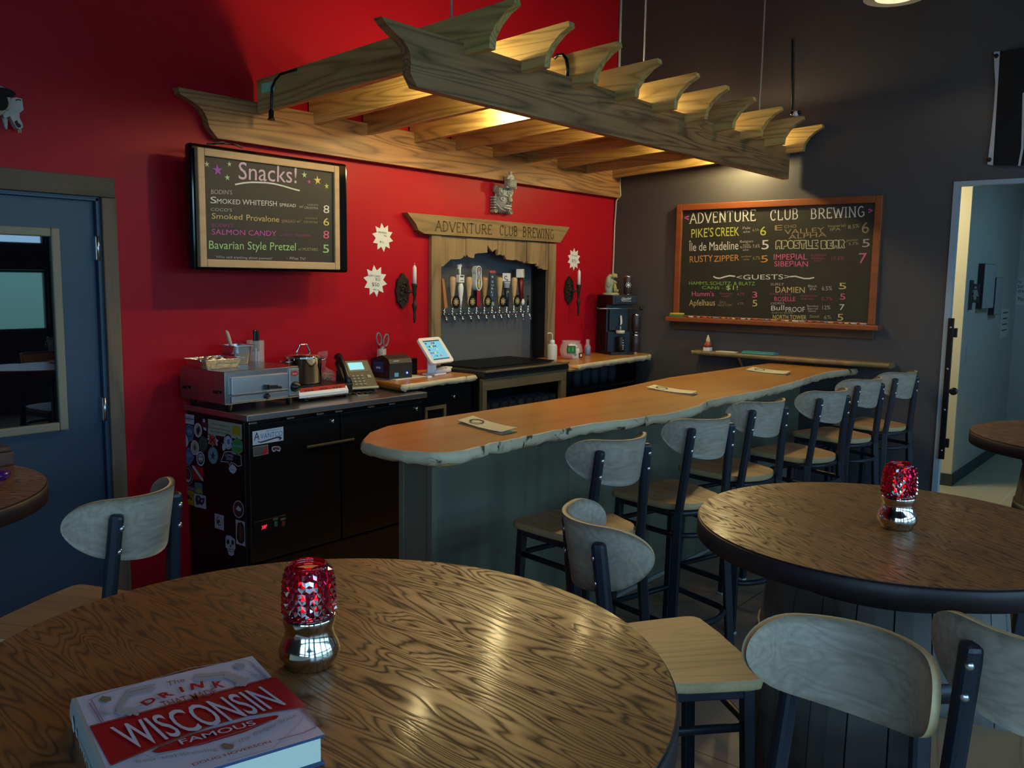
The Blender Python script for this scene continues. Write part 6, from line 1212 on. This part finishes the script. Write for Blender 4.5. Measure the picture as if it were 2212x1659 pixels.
table(.655, 2.73, .452, 'round dark table at the left edge by the blue door', .7)
# candles in red glass
M_SILV = mat('silvered_metal', (.78, .74, .66), .09, 1); M_RGL = mat('ruby_glass', (.70, .012, .06), .04, trans=.94, ior=1.45, spec=.8); M_FLAME = mat('candle_flame', (1, .4, .1), .5, emit=(1, .12, .04), es=30)
def candle(x, y, lab, s=1.0, rz=0):
    t_ = thing('candle_lamp', lab, 'candle lamp', (x, y, BZ+.0005), rz, 'red glass candle lamps'); k = .92*s
    P = lambda pr: [(r*k, z*k) for r, z in pr]
    MB().lathe(P([(0, 0), (.038, 0), (.041, .004), (.041, .008), (.049, .018), (.050, .028), (.046, .040), (.041, .050), (.039, .060), (.0385, .066), (.041, .070), (.043, .080), (.043, .086), (.039, .086), (.037, .07), (0, .066)]), 48).build('silver_base', M_SILV, t_)
    b = MB(); n = 20; rows = 8; z0, z1 = .090, .168
    def rr_(q): return (.0405-.004*q**2-.010*max(0, q-.72)**1.4*2.6)
    for j in range(rows):
        for i in range(n):
            q0, q1 = j/rows, (j+1)/rows; qm = (q0+q1)/2; off = .5*(j % 2); am = 2*PI*(i+.5+off)/n
            def pt(a, q, e=0): r = rr_(q)+e; return Vector((r*k*math.cos(a), r*k*math.sin(a), (z0+(z1-z0)*q)*k))
            dq = 1/rows
            L = pt(2*PI*(i+off)/n, qm); Rr = pt(2*PI*(i+1+off)/n, qm); Tp = pt(am, min(1, qm+dq)); B_ = pt(am, max(0, qm-dq)); c = pt(am, qm, .0055)
            for tri in ((L, c, Tp), (Tp, c, Rr), (Rr, c, B_), (B_, c, L)): b.add(list(tri), [[0, 2, 1]])
    b.lathe(P([(.038, .080), (.0395, .086), (.0395, z0+.002)]), n, smooth=True)
    b.lathe(P([(rr_(1), z1-.001), (.030, .172), (.0275, .174), (.025, .172), (.026, .165), (.034, .12), (.036, .09)]), 32)
    b.build('ruby_shade', M_RGL, t_)
    MB().ball((0, 0, .104*k), (.008, .008, .014)).build('flame', M_FLAME, t_)
    light('POINT', 'candle_glow', (x, y, BZ+.190*s), .05, (1, .10, .04), .012)
    return t_
candle(.803, 1.037, 'red glass candle lamp on silver base behind the book')
candle(2.205, .573, 'red glass candle lamp on the right barrel table')
# ------------------------------------------------------------------ the book
ZB = 1.105; c0, c1, c2 = onZ(160, 1508, ZB), onZ(545, 1417, ZB), onZ(722, 1580, ZB)
u_ = (c1-c0); wv = u_.length; u_.normalize(); v_ = Vector((u_.y, -u_.x, 0)); hv = (c2-c1).dot(v_); 
bo = thing('book', 'hardback book with a white and red cover lying on the front table', 'book', (c0.x, c0.y, BZ))
hd = ZB-BZ; cov = .0035
def BK(a, c, z): return c0+u_*(a*wv)+v_*(c*hv)+Vector((0, 0, z-ZB))
M_CW = mat('cover_lilac_white', (.60, .55, .66), .4); M_CR = mat('cover_red', (.42, .008, .012), .4); M_CN = mat('cover_edge', (.03, .06, .14), .5)
b = MB(); hgt = Vector((0, 0, cov))
b.prism([BK(0, 0, ZB-cov), BK(1, 0, ZB-cov), BK(1, 1, ZB-cov), BK(0, 1, ZB-cov)], hgt, 0, ms=1); b.build('front_cover', [M_CW, M_CN], bo, world=True)
b = MB(); b.prism([BK(0, 0, BZ+.0005), BK(1, 0, BZ+.0005), BK(1, 1, BZ+.0005), BK(0, 1, BZ+.0005)], hgt, 1); b.build('back_cover', [M_CW, M_CN], bo, world=True)
b = MB(); sp_ = [BK(-.012-.014*math.sin(PI*i/8), 0, BZ+.0005+hd*i/8) for i in range(9)]; b.prism(sp_+[BK(.012, 0, ZB), BK(.012, 0, BZ+.0005)], v_*hv, 0); b.build('spine', mat('spine_grey', (.33, .36, .36), .45), bo, world=True)
b = MB(); b.prism([BK(.01, .012, BZ+.004), BK(.985, .012, BZ+.004), BK(.985, .985, BZ+.004), BK(.01, .985, BZ+.004)], Vector((0, 0, hd-.0075)), 0)
b.build('page_block', mat('page_edges', (.62, .66, .56), .8), bo, world=True)
ZK = lambda X, Y: (130+X*.28029, 1400+Y*.28029)
LF = [0.0]
def K(X, Y, k=0): p = onZ(*ZK(X, Y), ZB); return p+Vector((0, 0, .0006+.0004*k+LF[0]))
mats_ = [M_CR, M_CW, mat('cover_grey_ink', (.30, .30, .36), .5), mat('cover_tan_ink', (.22, .15, .10), .5), mat('cover_rust_ink', (.30, .05, .03), .5), mat('cover_purple_line', (.32, .16, .24), .5), mat('cover_wheat', (.40, .36, .38), .5)]
b = MB()
def clipK(pts): return pts
b.poly([K(228, 612), K(1664, 226), K(1908, 457), K(1680, 492), K(1450, 528), K(1180, 600), K(900, 705), K(640, 808), K(390, 910)], 0)
ribbon(b, [K(228, 612), K(1664, 226)], .004, (0, 0, 1), 4, .0006); ribbon(b, [K(390, 908), K(640, 804), K(900, 702), K(1180, 597), K(1450, 525), K(1680, 490), K(1908, 455)], .004, (0, 0, 1), 4, .0006)
b.build('red_band', mats_, bo, world=True)
LF[0] = .0005
b = MB(); b.poly([K(704, 806), K(760, 770), K(1050, 660), K(1400, 570), K(1660, 524), K(1684, 528), K(1670, 548), K(1420, 655), K(1080, 755), K(760, 815)], 0)
def rb_(pts, w_, m): LF[0] += .000012; ribbon(b, [K(*q) for q in pts], w_, (0, 0, 1), m, .0002)
rb_([(215, 412), (300, 368), (1000, 160), (1400, 98), (1460, 108), (1500, 140), (1600, 236)], .0016, 2); rb_([(225, 430), (318, 580)], .0016, 5); rb_([(240, 405), (335, 572)], .0012, 5); rb_([(1478, 132), (1590, 240)], .0012, 5)
rb_([(1846, 478), (1958, 585), (1975, 615), (1880, 660), (1680, 715)], .0016, 5); rb_([(1870, 470), (1970, 570)], .0012, 5); rb_([(560, 880), (590, 850), (650, 830), (700, 850), (900, 800), (1230, 700), (1420, 640), (1640, 560)], .0009, 2); rb_([(1290, 880), (1640, 780), (1840, 590), (1870, 540)], .0009, 2)
for i in range(5): rb_([(320+i*14, 440+i*12), (300+i*14, 500), (350+i*10, 525)], .0008, 2); rb_([(1410+i*24, 160+i*16), (1480+i*20, 200+i*6), (1530+i*12, 250)], .0008, 2)
def ear(pts, r0):
    for i, (x, y) in enumerate(pts):
        for s_ in (-1, 1):
            LF[0] += .000012; P = K(x, y); q = K(x+14, y+s_*26); d = (q-P); n_ = Vector((-d.y, d.x, 0)).normalized()*d.length*.32
            b.poly([P, P+d*.5+n_, P+d, P+d*.5-n_], 6)
ear([(440+q*9-.0*q, 470-q*13) for q in range(10)]+[(530+q*20, 345-q*4) for q in range(10)], 1); ear([(1040+q*22, 235-q*2) for q in range(10)]+[(1270+q*14, 215+q*6) for q in range(10)], 1); ear([(440+q*18, 495+(q % 3)*8) for q in range(9)]+[(1360+q*9, 285-(q % 3)*10) for q in range(9)], 1)
LF[0] = .0009
for x, y in ((345, 400), (1375, 145)): b.poly([K(x-45, y+5), K(x-20, y-22), K(x+45, y-15), K(x+50, y+10), K(x, y+28)], 3 if x < 1000 else 2)
b.poly([K(1240, 757), K(1262, 742), K(1300, 748), K(1338, 752), K(1336, 780), K(1305, 792), K(1265, 785), K(1250, 772)], 3)
b.build('cover_ornament', mats_, bo, world=True)
b = MB()
def TK(s_, x0, y0, x1, y1, x2, y2, m, bold=.008): text(b, s_, K(x0, y0, 2), K(x1, y1, 2), K(x2, y2, 2), m, None, bold)
TK('The', 828, 305, 965, 268, 815, 272, 3)
for ch, q in zip('DRINK', [(662, 458, 752, 412, 612, 432), (798, 398, 888, 370, 742, 368), (935, 352, 960, 347, 910, 314), (1010, 335, 1110, 314, 1000, 285), (1190, 316, 1275, 312, 1165, 268)]): TK(ch, *q, 0, .035)
TK('THAT MADE', 800, 472, 1222, 360, 764, 428, 4)
TK('WISCONSIN', 545, 795, 1742, 445, 372, 618, 1)
TK('FAMOUS', 935, 757, 1515, 600, 905, 722, 1)
TK('Beer and Brewing', 592, 902, 1215, 802, 575, 878, 2); TK('the Badger State', 1380, 748, 1822, 540, 1368, 722, 2); TK('DOUG HOVERSON', 1030, 922, 1632, 740, 1012, 905, 4)
b.build('cover_lettering', mats_, bo, world=True)
b = MB()
for i, (a_, z_) in enumerate(((.2, .5), (.34, .5))): disc(b, BK(-.0275, .13+.1*i, BZ+hd*.52)-u_*.0008, v_, Vector((0, 0, 1)), .010 if i == 0 else .006)
text(b, 'WISCONSIN', BK(-.0285, .30, BZ+hd*.30)-u_*.0008, BK(-.0285, .85, BZ+hd*.30)-u_*.0008, BK(-.0285, .30, BZ+hd*.62)-u_*.0008); b.build('spine_print', mat('spine_pale', (.55, .6, .6), .5), bo, world=True)
# things on the left table
p = onZ(-6, 1003, BZ); o = MB().box((0, 0, .022), (.10, .07, .044), .006).box((0, 0, .052), (.085, .06, .016), .004).build('wooden_caddy', mat('caddy_wood', (.10, .035, .02), .5)); o.location = (p.x-.02, p.y-.02, BZ); tag(o, 'dark reddish wooden holder on the left edge table', 'holder')
o = MB().lathe([(0, 0), (.045, 0), (.052, .010), (.050, .022), (.0, .026)], 24).build('purple_dish', mat('purple_gloss', (.05, .01, .10), .1)); p = onZ(-4, 1033, BZ); o.location = (p.x-.02, p.y, BZ); tag(o, 'glossy purple round dish on the left edge table', 'dish')
# ceiling pendants: one enters the top edge, an unseen twin is added for warm fill
def pendant(x, y, z, lab, e):
    pd = thing('pendant_lamp', lab, 'lamp', (x, y, z), group='pale pendant lamps')
    MB().lathe([(.158, 0), (.155, .02), (.11, .12), (.05, .17), (.03, .24), (0, .24)], 32).build('lamp_shade', mat('pendant_shade', (.55, .53, .48), .5), pd); MB().lathe([(0, -.004), (.10, .0), (.150, .012)], 32).build('diffuser', mat('pendant_glow', (.8, .75, .6), .5, emit=(1, .88, .55), es=.9), pd)
    MB().tube([(0, 0, .23), (0, 0, ZC-z)], .006, 8).build('drop_rod', M_BLACK, pd)
    light('SPOT', 'pendant_light', (x, y, z-.02), e, (1, .80, .48), .08, aim=(x, y, 0), spot=165, blend=.3)
p = onY(1933, 0, 1.5)
pendant(p.x, p.y, p.z+.01, 'glowing pale pendant lamp just entering the top edge', 10)
pendant(1.6, .1, 3.15, 'pale pendant lamp added out of view over the round tables for warm fill', 6)
